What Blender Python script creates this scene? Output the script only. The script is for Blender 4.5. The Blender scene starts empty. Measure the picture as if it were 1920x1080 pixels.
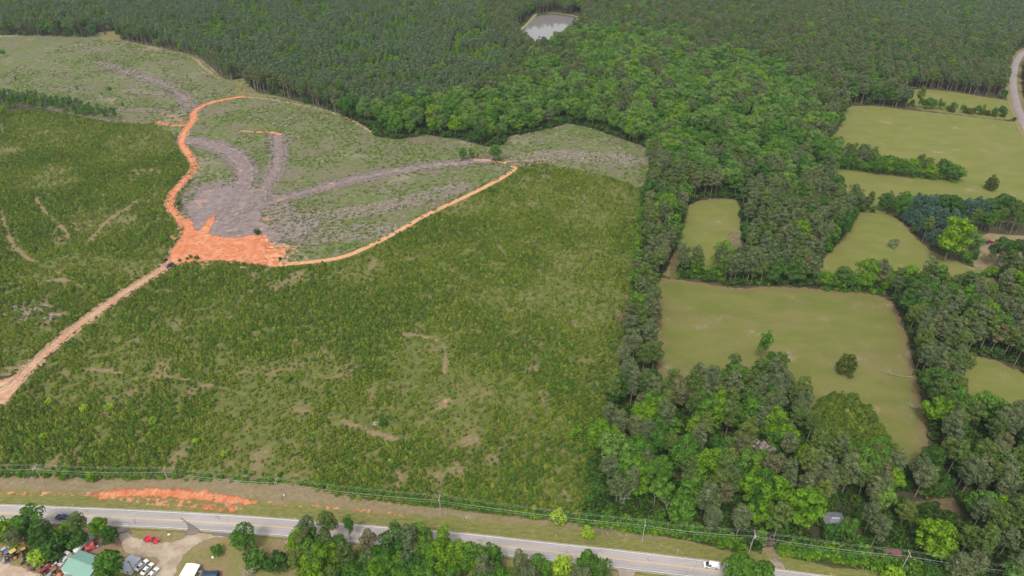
import bpy, math, random
import numpy as np
from mathutils import Vector

# ---------------------------------------------------------------- camera, sky, sun, exposure
S = bpy.context.scene
COL = S.collection
CAM_H, PITCH, FPX = 225.0, math.radians(34.0), 1280.0
cam_d = bpy.data.cameras.new("camera")
cam_d.sensor_width = 36.0
cam_d.lens = 36.0 * FPX / 1920.0
cam_d.clip_start, cam_d.clip_end = 1.0, 6000.0
cam = bpy.data.objects.new("camera", cam_d)
cam.location = (0, 0, CAM_H)
cam.rotation_euler = (math.pi / 2 - PITCH, 0, 0)
COL.objects.link(cam)
S.camera = cam

SUN_EL, SUN_ROT = math.radians(58), math.radians(200)
W = bpy.data.worlds.new("World")
S.world = W
W.use_nodes = True
wn = W.node_tree.nodes
bg = wn.get("Background") or wn.new("ShaderNodeBackground")
sky = wn.new("ShaderNodeTexSky")
sky.sky_type = 'NISHITA'
sky.sun_disc = False
sky.sun_elevation, sky.sun_rotation = SUN_EL, SUN_ROT
sky.dust_density = 4.0
sky.ozone_density = 0.6
hs = wn.new("ShaderNodeHueSaturation")
hs.inputs['Saturation'].default_value = 0.15
W.node_tree.links.new(sky.outputs[0], hs.inputs['Color'])
W.node_tree.links.new(hs.outputs[0], bg.inputs[0])
bg.inputs[1].default_value = 0.15
sun_d = bpy.data.lights.new("sun", 'SUN')
sun_d.energy, sun_d.angle, sun_d.color = 1.5, math.radians(8), (1.0, 0.94, 0.85)
sun = bpy.data.objects.new("sun", sun_d)
# light comes from azimuth SUN_ROT (clockwise from +Y), elevation SUN_EL
sdir = Vector((math.sin(SUN_ROT) * math.cos(SUN_EL), math.cos(SUN_ROT) * math.cos(SUN_EL), math.sin(SUN_EL)))
sun.rotation_euler = sdir.to_track_quat('Z', 'Y').to_euler()
sun.location = (0, 0, 400)
COL.objects.link(sun)
S.view_settings.view_transform = 'Standard'
S.view_settings.look = 'None'
S.view_settings.gamma = 1.0
S.view_settings.exposure = 0.36
S.render.engine = 'CYCLES'
cy = S.cycles
cy.max_bounces, cy.diffuse_bounces, cy.glossy_bounces = 6, 3, 2
cy.transmission_bounces, cy.transparent_max_bounces, cy.volume_bounces = 3, 8, 0
cy.caustics_reflective = cy.caustics_refractive = False

rng = np.random.default_rng(11)
random.seed(5)
SP, CP = math.sin(PITCH), math.cos(PITCH)


def P(x, y, h=0.0):
    """photo pixel -> world XY on the level z=h"""
    dz = -FPX * SP - (y - 540) * CP
    dy = FPX * CP - (y - 540) * SP
    t = (CAM_H - h) / -dz
    return ((x - 960) * t, dy * t)


def PP(pts):
    return [P(*p) for p in pts]


def proj(X, Y, Z=0.0):
    dx, dy, dz = X, Y, Z - CAM_H
    dep = dy * CP - dz * SP
    up = dy * SP + dz * CP
    return 960 + FPX * dx / dep, 540 - FPX * up / dep


# ---------------------------------------------------------------- numpy noise and distance fields
def vnoise(x, y, scale, seed=0):
    x = np.asarray(x) / scale
    y = np.asarray(y) / scale
    xi, yi = np.floor(x).astype(np.int64), np.floor(y).astype(np.int64)
    fx, fy = x - xi, y - yi
    fx, fy = fx * fx * (3 - 2 * fx), fy * fy * (3 - 2 * fy)

    def h(a, b):
        n = (a * 374761393 + b * 668265263 + seed * 974634777) & 0xffffffff
        n = ((n ^ (n >> 13)) * 1274126177) & 0xffffffff
        n = n ^ (n >> 16)
        return (n & 0xffff) / 65535.0
    return (h(xi, yi) * (1 - fx) + h(xi + 1, yi) * fx) * (1 - fy) + (h(xi, yi + 1) * (1 - fx) + h(xi + 1, yi + 1) * fx) * fy


def fbm(x, y, scale, seed=0, oct=4):
    s, a, t = 0.0, 1.0, 0.0
    for k in range(oct):
        s = s + a * vnoise(x, y, scale / 2 ** k, seed + k * 17)
        t += a
        a *= 0.55
    return s / t


def seg_dist(px, py, a, b, wa=0.0, wb=0.0):
    ax, ay = a
    bx, by = b
    dx, dy = bx - ax, by - ay
    L = dx * dx + dy * dy + 1e-9
    t = np.clip(((px - ax) * dx + (py - ay) * dy) / L, 0, 1)
    d = np.hypot(px - ax - t * dx, py - ay - t * dy)
    return (wa + (wb - wa) * t) - d if (wa or wb) else -d


def poly_sd(px, py, poly):
    """signed distance, positive inside"""
    ins = np.zeros(px.shape, bool)
    d = np.full(px.shape, -1e9)
    n = len(poly)
    for i in range(n):
        a, b = poly[i], poly[(i + 1) % n]
        d = np.maximum(d, seg_dist(px, py, a, b))
        c = ((a[1] > py) != (b[1] > py)) & (px < (b[0] - a[0]) * (py - a[1]) / ((b[1] - a[1]) if b[1] != a[1] else 1e-9) + a[0])
        ins ^= c
    return np.where(ins, -d, d)


def line_sd(px, py, pts, w):
    if not isinstance(w, (list, tuple)):
        w = [w] * len(pts)
    d = np.full(px.shape, -1e9)
    for i in range(len(pts) - 1):
        d = np.maximum(d, seg_dist(px, py, pts[i], pts[i + 1], w[i] / 2, w[i + 1] / 2))
    return d


def smooth(pts, it=2):
    """Chaikin on an open line of tuples"""
    for _ in range(it):
        q = [pts[0]]
        for a, b in zip(pts[:-1], pts[1:]):
            q.append(tuple(.75 * u + .25 * v for u, v in zip(a, b)))
            q.append(tuple(.25 * u + .75 * v for u, v in zip(a, b)))
        q.append(pts[-1])
        pts = q
    return pts


def smoothc(pts, it=2):
    for _ in range(it):
        q = []
        for i, a in enumerate(pts):
            b = pts[(i + 1) % len(pts)]
            q.append(tuple(.8 * u + .2 * v for u, v in zip(a, b)))
            q.append(tuple(.2 * u + .8 * v for u, v in zip(a, b)))
        pts = q
    return pts


def shape_sd(px, py, shapes):
    d = np.full(px.shape, -1e9)
    for s in shapes:
        d = np.maximum(d, poly_sd(px, py, s[1]) if s[0] == 'poly' else line_sd(px, py, s[1], s[2]))
    return d


# ---------------------------------------------------------------- meshes and objects
def mesh_np(name, v, f, mat=None):
    v = np.asarray(v, np.float32)
    f = np.asarray(f, np.int32)
    me = bpy.data.meshes.new(name)
    me.vertices.add(len(v))
    me.vertices.foreach_set("co", v.ravel())
    k = f.shape[1]
    me.loops.add(f.size)
    me.loops.foreach_set("vertex_index", f.ravel())
    me.polygons.add(len(f))
    me.polygons.foreach_set("loop_start", np.arange(0, f.size, k, dtype=np.int32))
    me.polygons.foreach_set("loop_total", np.full(len(f), k, np.int32))
    me.update(calc_edges=True)
    if mat:
        me.materials.append(mat)
    return me


def obj(name, me, parent=None, label=None, cat=None, group=None, kind=None, loc=None, rz=None, sc=None):
    o = bpy.data.objects.new(name, me)
    COL.objects.link(o)
    if parent:
        o.parent = parent
    for k, v in (("label", label), ("category", cat), ("group", group), ("kind", kind)):
        if v:
            o[k] = v
    if loc is not None:
        o.location = loc
    if rz is not None:
        o.rotation_euler = (0, 0, rz)
    if sc is not None:
        o.scale = (sc, sc, sc) if not isinstance(sc, (tuple, list)) else sc
    return o


class MB:
    """collects simple solids into one mesh"""
    def __init__(s):
        s.v, s.f = [], []

    def add(s, v, f):
        n = len(s.v)
        s.v += [tuple(p) for p in v]
        s.f += [tuple(i + n for i in q) for q in f]
        return s

    def box(s, c, d, rz=0, ry=0):
        cx, cy_, cz = c
        x, y, z = d[0] / 2, d[1] / 2, d[2] / 2
        b = min(x, y, z) * 0.18
        V = []
        for sz, ins in ((-z, b), (-z + b, 0), (z - b, 0), (z, b)):
            for sx, sy in ((-1, -1), (1, -1), (1, 1), (-1, 1)):
                V.append([sx * (x - ins), sy * (y - ins), sz])
        F = [(3, 2, 1, 0), (12, 13, 14, 15)]
        for L in range(3):
            for k in range(4):
                a, b2 = L * 4 + k, L * 4 + (k + 1) % 4
                F.append((a, b2, b2 + 4, a + 4))
        V = [(p[0] * math.cos(ry) + p[2] * math.sin(ry), p[1], -p[0] * math.sin(ry) + p[2] * math.cos(ry)) for p in V]
        V = [(cx + p[0] * math.cos(rz) - p[1] * math.sin(rz), cy_ + p[0] * math.sin(rz) + p[1] * math.cos(rz), cz + p[2]) for p in V]
        return s.add(V, F)

    def prism(s, prof, y0, y1, inset=None):
        """profile in XZ swept along Y; inset narrows each profile point"""
        n = len(prof)
        ins = inset or [0] * n
        V = [(x, y0 + i, z) for (x, z), i in zip(prof, ins)] + [(x, y1 - i, z) for (x, z), i in zip(prof, ins)]
        F = [tuple(range(n)), tuple(range(2 * n - 1, n - 1, -1))]
        for k in range(n):
            a, b = k, (k + 1) % n
            F.append((b, a, a + n, b + n))
        return s.add(V, F)

    def tube(s, pts, r, seg=8, cap=True):
        if not isinstance(r, (list, tuple)):
            r = [r] * len(pts)
        pts = [Vector(p) for p in pts]
        V, F = [], []
        for i, p in enumerate(pts):
            t = (pts[min(i + 1, len(pts) - 1)] - pts[max(i - 1, 0)]).normalized()
            u = t.cross(Vector((0, 0, 1)) if abs(t.z) < 0.9 else Vector((1, 0, 0))).normalized()
            w = t.cross(u)
            for k in range(seg):
                a = 2 * math.pi * k / seg
                V.append(p + (u * math.cos(a) + w * math.sin(a)) * r[i])
        for i in range(len(pts) - 1):
            for k in range(seg):
                a, b = i * seg + k, i * seg + (k + 1) % seg
                F.append((a, b, b + seg, a + seg))
        if cap:
            F.append(tuple(range(seg - 1, -1, -1)))
            F.append(tuple(range(len(V) - seg, len(V))))
        return s.add(V, F)

    def mesh(s, name, mat):
        me = bpy.data.meshes.new(name)
        me.from_pydata(s.v, [], s.f)
        me.update()
        me.materials.append(mat)
        return me

    def build(s, name, mat, parent=None, **k):
        return obj(name, s.mesh(name, mat), parent, **k)


def thing(name, label, cat, xy, rz=0, group=None, z=0.0):
    return obj(name, None, None, label, cat, group, None, (xy[0], xy[1], z), rz)


# ---------------------------------------------------------------- materials
class N:
    def __init__(s, name):
        s.m = bpy.data.materials.new(name)
        s.m.use_nodes = True
        s.t = s.m.node_tree
        s.t.nodes.clear()
        s.out = s.t.nodes.new("ShaderNodeOutputMaterial")
        s._pos = None

    def nd(s, k):
        return s.t.nodes.new("ShaderNode" + k)

    def lk(s, a, b):
        s.t.links.new(a, b)

    def put(s, sock, v):
        if hasattr(v, 'is_output') or hasattr(v, 'links'):
            s.lk(v, sock)
        elif isinstance(v, (tuple, list)) and len(v) == 3 and sock.type == 'RGBA':
            sock.default_value = (*v, 1)
        else:
            sock.default_value = v

    def pos(s):
        if s._pos is None:
            s._pos = s.nd("NewGeometry").outputs['Position']
        return s._pos

    def scaled(s, sx, sy, sz=1, rz=0.0):
        m = s.nd("Mapping")
        s.lk(s.pos(), m.inputs[0])
        m.inputs['Rotation'].default_value = (0, 0, rz)
        m.inputs['Scale'].default_value = (sx, sy, sz)
        return m.outputs[0]

    def noise(s, size, detail=4, rough=0.55, vec=None, dist=0.0):
        n = s.nd("TexNoise")
        n.inputs['Scale'].default_value = 1.0 / size
        n.inputs['Detail'].default_value = detail
        n.inputs['Roughness'].default_value = rough
        n.inputs['Distortion'].default_value = dist
        s.lk(vec if vec is not None else s.pos(), n.inputs['Vector'])
        return n.outputs['Fac']

    def vor(s, size, vec=None, feat='F1', out='Distance'):
        n = s.nd("TexVoronoi")
        n.feature = feat
        n.inputs['Scale'].default_value = 1.0 / size
        s.lk(vec if vec is not None else s.pos(), n.inputs['Vector'])
        return n.outputs[out]

    def math(s, op, a, b=0.0, c=None):
        n = s.nd("Math")
        n.operation = op
        s.put(n.inputs[0], a)
        s.put(n.inputs[1], b)
        if c is not None:
            s.put(n.inputs[2], c)
        return n.outputs[0]

    def band(s, f, lo, hi, a=0.0, b=1.0):
        n = s.nd("MapRange")
        n.interpolation_type = 'SMOOTHSTEP'
        s.put(n.inputs[0], f)
        n.inputs[1].default_value, n.inputs[2].default_value = lo, hi
        n.inputs[3].default_value, n.inputs[4].default_value = a, b
        return n.outputs[0]

    def mix(s, f, a, b, mode='MIX'):
        n = s.nd("Mix")
        n.data_type = 'RGBA'
        n.blend_type = mode
        s.put(n.inputs[0], f)
        s.put(n.inputs[6], a)
        s.put(n.inputs[7], b)
        return n.outputs[2]

    def attr(s, name):
        n = s.nd("Attribute")
        n.attribute_name = name
        return n.outputs['Fac']

    def bump(s, h, strength=0.3, dist=0.2):
        n = s.nd("Bump")
        n.inputs['Strength'].default_value = strength
        n.inputs['Distance'].default_value = dist
        s.lk(h, n.inputs['Height'])
        return n.outputs[0]

    def done(s, col, rough=0.9, normal=None, metal=0.0, alpha=None, spec=0.2):
        b = s.nd("BsdfPrincipled")
        s.put(b.inputs['Base Color'], col)
        s.put(b.inputs['Roughness'], rough)
        b.inputs['Metallic'].default_value = metal
        b.inputs['Specular IOR Level'].default_value = spec
        if normal is not None:
            s.lk(normal, b.inputs['Normal'])
        r = b.outputs[0]
        if alpha is not None:
            t = s.nd("BsdfTransparent")
            mx = s.nd("MixShader")
            s.lk(alpha, mx.inputs[0])
            s.lk(t.outputs[0], mx.inputs[1])
            s.lk(r, mx.inputs[2])
            r = mx.outputs[0]
        s.lk(r, s.out.inputs[0])
        return s.m

    def ragged(s, amp, size=None, soft=0.35):
        """keeps the sheet where its distance-to-edge attribute plus noise is positive"""
        size = size or amp * 2.2
        n1 = s.noise(size, 5, 0.6)
        e = s.math('MULTIPLY_ADD', s.math('SUBTRACT', n1, 0.5), amp * 2.4, s.attr('edge'))
        return s.band(e, -soft, soft)


def paint(name, col, rough=0.5, spec=0.4, var=0.12, metal=0.0, dirt=0.0):
    n = N(name)
    f = n.noise(0.7, 3)
    c = n.mix(n.band(f, 0.3, 0.7, 0.0, 1.0), tuple(x * (1 - var) for x in col), tuple(min(1, x * (1 + var)) for x in col))
    if dirt:
        c = n.mix(n.band(n.noise(0.35, 4), 0.45, 0.75, 0, dirt), c, (0.16, 0.09, 0.05))
    return n.done(c, rough, metal=metal, spec=spec)


def leafmat(name, cols, var=0.28, trans=0.3, gain=1.0):
    """cols: three colours picked per tree; leaves differ a little inside each crown"""
    n = N(name)
    cols = [tuple(x * gain for x in c) for c in cols]
    oi = n.nd("ObjectInfo")
    r = oi.outputs['Random']
    c = n.mix(n.band(r, 0.15, 0.55), cols[0], cols[1])
    c = n.mix(n.band(r, 0.6, 0.95), c, cols[2])
    isl = n.nd("NewGeometry").outputs['Random Per Island']
    k = n.math('MULTIPLY_ADD', isl, var * 2, 1 - var)
    big = n.noise(2.6, 2)
    k = n.math('MULTIPLY', k, n.band(big, 0.3, 0.7, 0.85, 1.15))
    cc = n.nd("CombineColor")
    for i in range(3):
        n.lk(k, cc.inputs[i])
    c = n.mix(1.0, c, cc.outputs[0], 'MULTIPLY')
    d = n.nd("BsdfDiffuse")
    t = n.nd("BsdfTranslucent")
    n.lk(c, d.inputs[0])
    n.lk(c, t.inputs[0])
    mx = n.nd("MixShader")
    mx.inputs[0].default_value = trans
    n.lk(d.outputs[0], mx.inputs[1])
    n.lk(t.outputs[0], mx.inputs[2])
    n.lk(mx.outputs[0], n.out.inputs[0])
    return n.m


# ---------------------------------------------------------------- ground sheets
def sheet(name, shapes, spacing, z, mat, margin=None, attrs=None, label=None, kind='structure'):
    pts = [p for s in shapes for p in s[1]]
    margin = margin if margin is not None else spacing * 1.5
    x0, x1 = min(p[0] for p in pts) - margin - 8, max(p[0] for p in pts) + margin + 8
    y0, y1 = min(p[1] for p in pts) - margin - 8, max(p[1] for p in pts) + margin + 8
    xs = np.arange(x0, x1 + spacing, spacing)
    ys = np.arange(y0, y1 + spacing, spacing)
    X, Y = np.meshgrid(xs, ys)
    d = shape_sd(X.ravel(), Y.ravel(), shapes)
    nx, ny = len(xs), len(ys)
    D = d.reshape(ny, nx)
    dm = np.maximum.reduce([D[:-1, :-1], D[1:, :-1], D[:-1, 1:], D[1:, 1:]])
    j, i = np.nonzero(dm > -margin)
    a = j * nx + i
    F = np.stack([a, a + 1, a + nx + 1, a + nx], 1)
    used, inv = np.unique(F.ravel(), return_inverse=True)
    F = inv.reshape(-1, 4)
    vx, vy = X.ravel()[used], Y.ravel()[used]
    me = mesh_np(name, np.stack([vx, vy, np.full(len(vx), z)], 1), F, mat)
    at = me.attributes.new("edge", 'FLOAT', 'POINT')
    at.data.foreach_set("value", d[used].astype(np.float32))
    if attrs:
        for k, fn in attrs.items():
            at = me.attributes.new(k, 'FLOAT', 'POINT')
            at.data.foreach_set("value", fn(vx, vy).astype(np.float32))
    return obj(name, me, kind=kind, label=label)


def L(pts, it=2):
    return smooth(PP(pts), it)


# --- where things lie (photo pixels turned into places on the ground)
OPEN_MAIN = PP([(-140, 64), (0, 66), (60, 68), (170, 70), (186, 62), (218, 60), (226, 74), (300, 89), (370, 105), (395, 125), (420, 148),
                (436, 160), (440, 148), (457, 148), (464, 166), (482, 173), (520, 180), (600, 201), (640, 217), (690, 243), (705, 257), (750, 262),
                (800, 253), (865, 263), (890, 270), (912, 275), (945, 272), (950, 256), (990, 252), (1035, 240), (1060, 231), (1095, 237),
                (1150, 255), (1185, 267), (1217, 280), (1217, 345), (1207, 400), (1197, 470), (1182, 560), (1170, 640), (1158, 720),
                (1132, 800), (1105, 870), (1095, 930), (1085, 978), (1110, 985), (1200, 996), (1300, 1014), (1380, 1034), (1400, 1046), (1450, 1022),
                (1480, 1042), (1560, 1062), (1640, 1068), (1700, 1085), (1760, 1100), (2000, 1150), (2300, 1400), (-500, 1400), (-500, 64)])
PAST_1 = PP([(1229, 600), (1226, 535), (1238, 519), (1300, 528), (1380, 541), (1440, 536), (1530, 541), (1660, 553), (1690, 590), (1705, 650),
             (1722, 720), (1737, 790), (1742, 838), (1735, 850, 10), (1640, 850, 10), (1560, 835, 12), (1530, 745, 14), (1490, 708, 15), (1465, 672, 15),
             (1400, 672, 15), (1350, 686, 15), (1290, 702, 15), (1245, 694, 15), (1226, 650)])
YOUNG_PATCH = PP([(1530, 745, 6), (1560, 722, 5), (1600, 728, 5), (1640, 750, 5), (1655, 780, 4), (1690, 830, 4), (1680, 850, 10), (1620, 850, 11), (1560, 835, 12), (1528, 780, 12)])
PAST_2 = PP([(1288, 386), (1305, 378), (1330, 373), (1370, 373), (1388, 378), (1390, 440), (1398, 478), (1385, 482, 10), (1345, 482, 11), (1300, 482, 11),
             (1290, 490, 4), (1272, 508), (1264, 522), (1240, 521), (1252, 500), (1272, 455)])
PAST_3 = PP([(1598, 398), (1640, 398), (1672, 401), (1695, 420), (1720, 448), (1745, 470), (1790, 490), (1850, 508), (1880, 540), (1840, 528, 8),
             (1760, 506, 13), (1700, 505, 13), (1640, 497, 13), (1540, 510, 12), (1528, 500), (1560, 470), (1592, 430)])
PAST_4 = PP([(1586, 199), (1640, 198), (1700, 206), (1800, 216), (1900, 228), (1922, 236), (2060, 250), (2060, 400), (1920, 376, 18),
             (1850, 368, 18), (1740, 368, 19), (1690, 355, 20), (1600, 340, 20), (1566, 324, 18), (1570, 300), (1556, 256), (1575, 235)])
PAST_5 = PP([(1704, 167), (1760, 168), (1880, 187), (1900, 190), (1906, 226), (1850, 222), (1700, 203), (1690, 190)])
PAST_6 = PP([(1802, 663), (1860, 673), (1920, 700), (2050, 750), (2050, 830), (1920, 760, 12), (1862, 738, 12), (1830, 705, 12)])
YARD_EAST = PP([(1842, 436), (1880, 440), (1920, 442), (2020, 450), (2020, 520), (1920, 515), (1870, 520), (1820, 500), (1835, 470)])
POND = smoothc(PP([(978, 62), (988, 48), (1005, 30), (1040, 27), (1100, 37), (1092, 50, 3), (1062, 66, 8), (1045, 82, 8), (1018, 92, 6), (990, 86, 6)]), 3)
POND_OPEN = PP([(958, 60), (1000, 26), (1040, 23), (1112, 36), (1100, 44), (1062, 64, 9), (1045, 79, 8), (1015, 87, 8), (985, 80, 8), (970, 68)])
ROAD_EAST = L([(2010, 72), (1925, 92), (1906, 112), (1898, 150), (1904, 190), (1921, 236), (1960, 300)])
TREE_ROW_W = PP([(-60, 186), (0, 184), (60, 186), (130, 200), (218, 220), (222, 229), (120, 213), (60, 203), (-60, 206)])
BROWN_GLADE = PP([(1702, 944), (1740, 935), (1785, 932), (1800, 950), (1808, 985), (1796, 985), (1785, 956), (1740, 950)])
LOT_HOUSE = PP([(1540, 1000), (1600, 1000), (1595, 985), (1545, 985)])

# highway
HW = [(-150, 959.5), (0, 961.8), (100, 965.5), (210, 970), (350, 977), (450, 983), (542, 990), (700, 1003), (862, 1016), (905, 1020), (982, 1029.5),
      (1135, 1045.5), (1347, 1071), (1500, 1091), (1700, 1119), (1950, 1156)]
HWP = smooth(PP(HW), 2)
HWA = np.array(HWP)
HALF = 3.55


def hw_y(x):
    return np.interp(x, HWA[:, 0], HWA[:, 1])


# ---- bare spots shared by the brush floor and the saplings
SPOTS = [(835, 752, 4.5), (822, 756, 4), (820, 638, 5), (808, 633, 4), (650, 610, 6), (655, 680, 9), (640, 700, 8), (600, 700, 5), (1078, 608, 5), (995, 385, 6), (1000, 335, 14),
         (985, 345, 8), (1020, 330, 8), (940, 560, 7), (700, 500, 8), (600, 520, 9), (560, 515, 8), (520, 540, 9), (480, 560, 7), (260, 325, 9), (285, 320, 9), (275, 335, 8), (250, 320, 6),
         (560, 860, 6), (930, 850, 10), (880, 830, 8), (860, 880, 9), (480, 640, 7), (330, 605, 8), (250, 640, 7), (300, 690, 9), (240, 740, 10), (360, 735, 8),
         (1020, 740, 8), (1005, 690, 6), (120, 870, 9), (330, 860, 8), (480, 865, 8), (560, 895, 10), (750, 905, 8), (820, 905, 10), (1060, 920, 8),
         (60, 455, 5), (20, 300, 5), (90, 560, 14), (70, 580, 14), (100, 590, 12), (30, 585, 10), (20, 700, 12), (560, 640, 5), (1165, 590, 4), (1160, 640, 3), (1172, 560, 3)]
SPOTS_W = [P(x, y) + (r,) for x, y, r in SPOTS]
BARE_LINES = [(L([(155, 692), (190, 694), (224, 699)]), 1.6), (L([(300, 705), (350, 712), (415, 728), (462, 741)]), 2.4), (L([(560, 768), (640, 790), (690, 808), (730, 822), (765, 820)]), 2.8),
              (L([(842, 748), (830, 762), (800, 785), (782, 800)]), 2.4), (L([(755, 626), (800, 632), (826, 640), (838, 665), (834, 700)]), 2.6),
              (L([(2, 395), (12, 430), (25, 465), (60, 490), (112, 512)]), 3.0), (L([(65, 368), (85, 400), (122, 430), (128, 445)]), 3.2),
              (L([(298, 320), (292, 350), (240, 390), (205, 410), (170, 450)]), 3.4), (L([(60, 540), (110, 520), (170, 545), (110, 560)]), 3)]


def bare(x, y):
    b = np.clip((fbm(x, y, 30, 3, 5) - 0.545) * 3.5, 0, 1) * 0.6
    w = (fbm(x, y, 9, 8, 4) - 0.5) * 1.6
    for sx, sy, r in SPOTS_W:
        b = np.maximum(b, 0.72 * np.clip(1.0 - np.hypot(x - sx, (y - sy) * 0.8) / (r * 1.05) + w * 1.3, 0, 1))
    for pts, wd in BARE_LINES:
        b = np.maximum(b, 1.0 * np.clip(line_sd(x, y, pts, wd * 0.6) / 1.4 + 0.85 + 2.0 * w, 0, 1))
    return b


def red(x, y):
    b = np.zeros_like(x)
    for (px_, py_, r) in [(835, 752, 3.5), (820, 637, 3), (1078, 608, 2.5), (112, 511, 3), (48, 482, 2.5), (568, 516, 2.5), (900, 468, 2.5), (1165, 590, 3), (430, 735, 2), (1060, 925, 3)]:
        sx, sy = P(px_, py_)
        b = np.maximum(b, np.clip(1.2 - np.hypot(x - sx, y - sy) / r, 0, 1))
    for pts, wd in BARE_LINES[:6]:
        b = np.maximum(b, 0.62 * np.clip(line_sd(x, y, pts, wd * 0.3) + 0.4 + (fbm(x, y, 12, 55, 3) - 0.5) * 5, 0, 1))
    return b


# ---- materials of the land
def m_floor():
    n = N("forest_floor")
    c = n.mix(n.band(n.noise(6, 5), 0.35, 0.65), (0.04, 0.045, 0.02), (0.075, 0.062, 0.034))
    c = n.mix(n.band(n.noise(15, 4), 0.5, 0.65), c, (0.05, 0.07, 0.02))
    return n.done(c, 0.95)


def m_brush():
    n = N("brush_floor")
    g = n.mix(n.band(n.noise(3.0, 5, 0.65), 0.35, 0.65), (0.075, 0.10, 0.022), (0.15, 0.155, 0.045))
    g = n.mix(n.band(n.math('ADD', n.noise(18, 4), n.math('MULTIPLY', n.noise(2.2, 5, 0.7), 0.6)), 0.80, 1.0, 0, 0.75), g, (0.20, 0.16, 0.078))
    t = n.mix(n.band(n.noise(1.4, 5, 0.7), 0.3, 0.7), (0.17, 0.13, 0.07), (0.29, 0.21, 0.125))
    e = n.math('ADD', n.attr('bare'), n.math('MULTIPLY', n.math('SUBTRACT', n.noise(1.8, 5, 0.65), 0.5), 1.3))
    c = n.mix(n.band(e, 0.25, 1.0), g, t)
    e2 = n.math('ADD', n.attr('red'), n.math('MULTIPLY', n.math('SUBTRACT', n.noise(1.2, 5, 0.7), 0.5), 1.0))
    c = n.mix(n.band(e2, 0.65, 1.0, 0, 0.85), c, (0.46, 0.25, 0.14))
    return n.done(c, 0.95, n.bump(n.noise(0.9, 4, 0.7), 0.3, 0.2), alpha=n.ragged(1.2))


def m_clear():
    n = N("clearcut_ground")
    base = n.mix(n.band(n.noise(22, 5), 0.38, 0.62), (0.155, 0.13, 0.085), (0.14, 0.138, 0.07))
    base = n.mix(n.band(n.noise(2.2, 6, 0.7), 0.42, 0.6), base, (0.165, 0.14, 0.10))
    gr = n.mix(n.band(n.noise(5, 4), 0.4, 0.6), (0.085, 0.12, 0.03), (0.135, 0.16, 0.05))
    patch = n.math('ADD', n.noise(30, 3), n.math('MULTIPLY', n.noise(2.6, 6, 0.72), 1.4))
    c = n.mix(n.band(patch, 1.08, 1.24), base, gr)
    # pale windrows of slash, lying as drawn-out streaks
    sl = n.noise(3.2, 6, 0.75, n.scaled(0.35, 1.3, 1, 0.35))
    c = n.mix(n.band(sl, 0.58, 0.70, 0, 0.5), c, (0.28, 0.245, 0.21))
    pk = n.math('ADD', n.noise(60, 2), n.math('MULTIPLY', n.noise(4, 4), 0.5))
    c = n.mix(n.band(pk, 0.83, 0.95, 0, 0.55), c, (0.30, 0.235, 0.20))
    return n.done(c, 0.95, n.bump(n.noise(0.8, 5, 0.75), 0.3, 0.2), alpha=n.ragged(1.5))


def m_bark():
    n = N("bark_litter")
    c = n.mix(n.band(n.noise(5, 5, 0.6), 0.35, 0.65), (0.19, 0.15, 0.145), (0.27, 0.215, 0.205))
    st = n.noise(2.4, 6, 0.75, n.scaled(0.5, 2.4, 1, 0.5))
    c = n.mix(n.band(st, 0.48, 0.62, 0, 0.7), c, (0.125, 0.10, 0.095))
    c = n.mix(n.band(n.noise(11, 3), 0.56, 0.7, 0, 0.5), c, (0.46, 0.29, 0.19))
    c = n.mix(n.band(n.noise(0.9, 4, 0.8), 0.62, 0.68, 0, 0.7), c, (0.5, 0.45, 0.40))
    return n.done(c, 0.95, n.bump(n.noise(0.7, 4, 0.7), 0.4, 0.3), alpha=n.ragged(4.0, 5.0, 1.6))


def m_slash():
    n = N("grey_slash")
    c = n.mix(n.band(n.noise(3, 6, 0.7), 0.4, 0.6), (0.19, 0.155, 0.125), (0.29, 0.24, 0.205))
    k = n.math('MULTIPLY', n.ragged(4.0, 7.0, 1.5), n.band(n.noise(2.0, 5, 0.7), 0.40, 0.56))
    return n.done(c, 0.95, alpha=k)


def m_clay(name, amp=0.9, pale=0.35, sx=0.8, sy=1.25):
    n = N(name)
    a = (0.51, 0.15, 0.058)
    b = (0.57, 0.24, 0.12)
    c = n.mix(n.band(n.noise(4.0, 5, 0.6), 0.35, 0.65), a, b)
    c = n.mix(n.band(n.noise(10, 6, 0.7, dist=1.0), 0.46, 0.62, 0, max(pale, .45)), c, (0.64, 0.36, 0.215))
    c = n.mix(n.band(n.noise(17, 5, 0.7, dist=0.6), 0.54, 0.66, 0, 0.5), c, (0.40, 0.115, 0.05))
    st = n.noise(2.2, 6, 0.75, n.scaled(sx, sy, 1, 0.35))
    c = n.mix(n.band(st, 0.50, 0.62, 0, 0.75), c, (0.36, 0.11, 0.05))
    c = n.mix(n.band(n.noise(1.1, 5, 0.8), 0.58, 0.68, 0, 0.5), c, (0.70, 0.45, 0.30))
    return n.done(c, 0.92, n.bump(n.noise(0.9, 5, 0.7), 0.5, 0.3), alpha=n.ragged(amp * 1.5, amp * 1.6, 0.8))


def m_tan(name, a=(0.62, 0.40, 0.25), b=(0.40, 0.28, 0.17), amp=0.8, thin=0.0):
    n = N(name)
    c = n.mix(n.band(n.noise(2.5, 5, 0.65), 0.4, 0.62), a, b)
    al = n.ragged(amp)
    if thin:
        al = n.math('MULTIPLY', al, n.band(n.noise(3.0, 5, 0.65), thin - 0.06, thin + 0.06))
    return n.done(c, 0.95, alpha=al)


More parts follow.
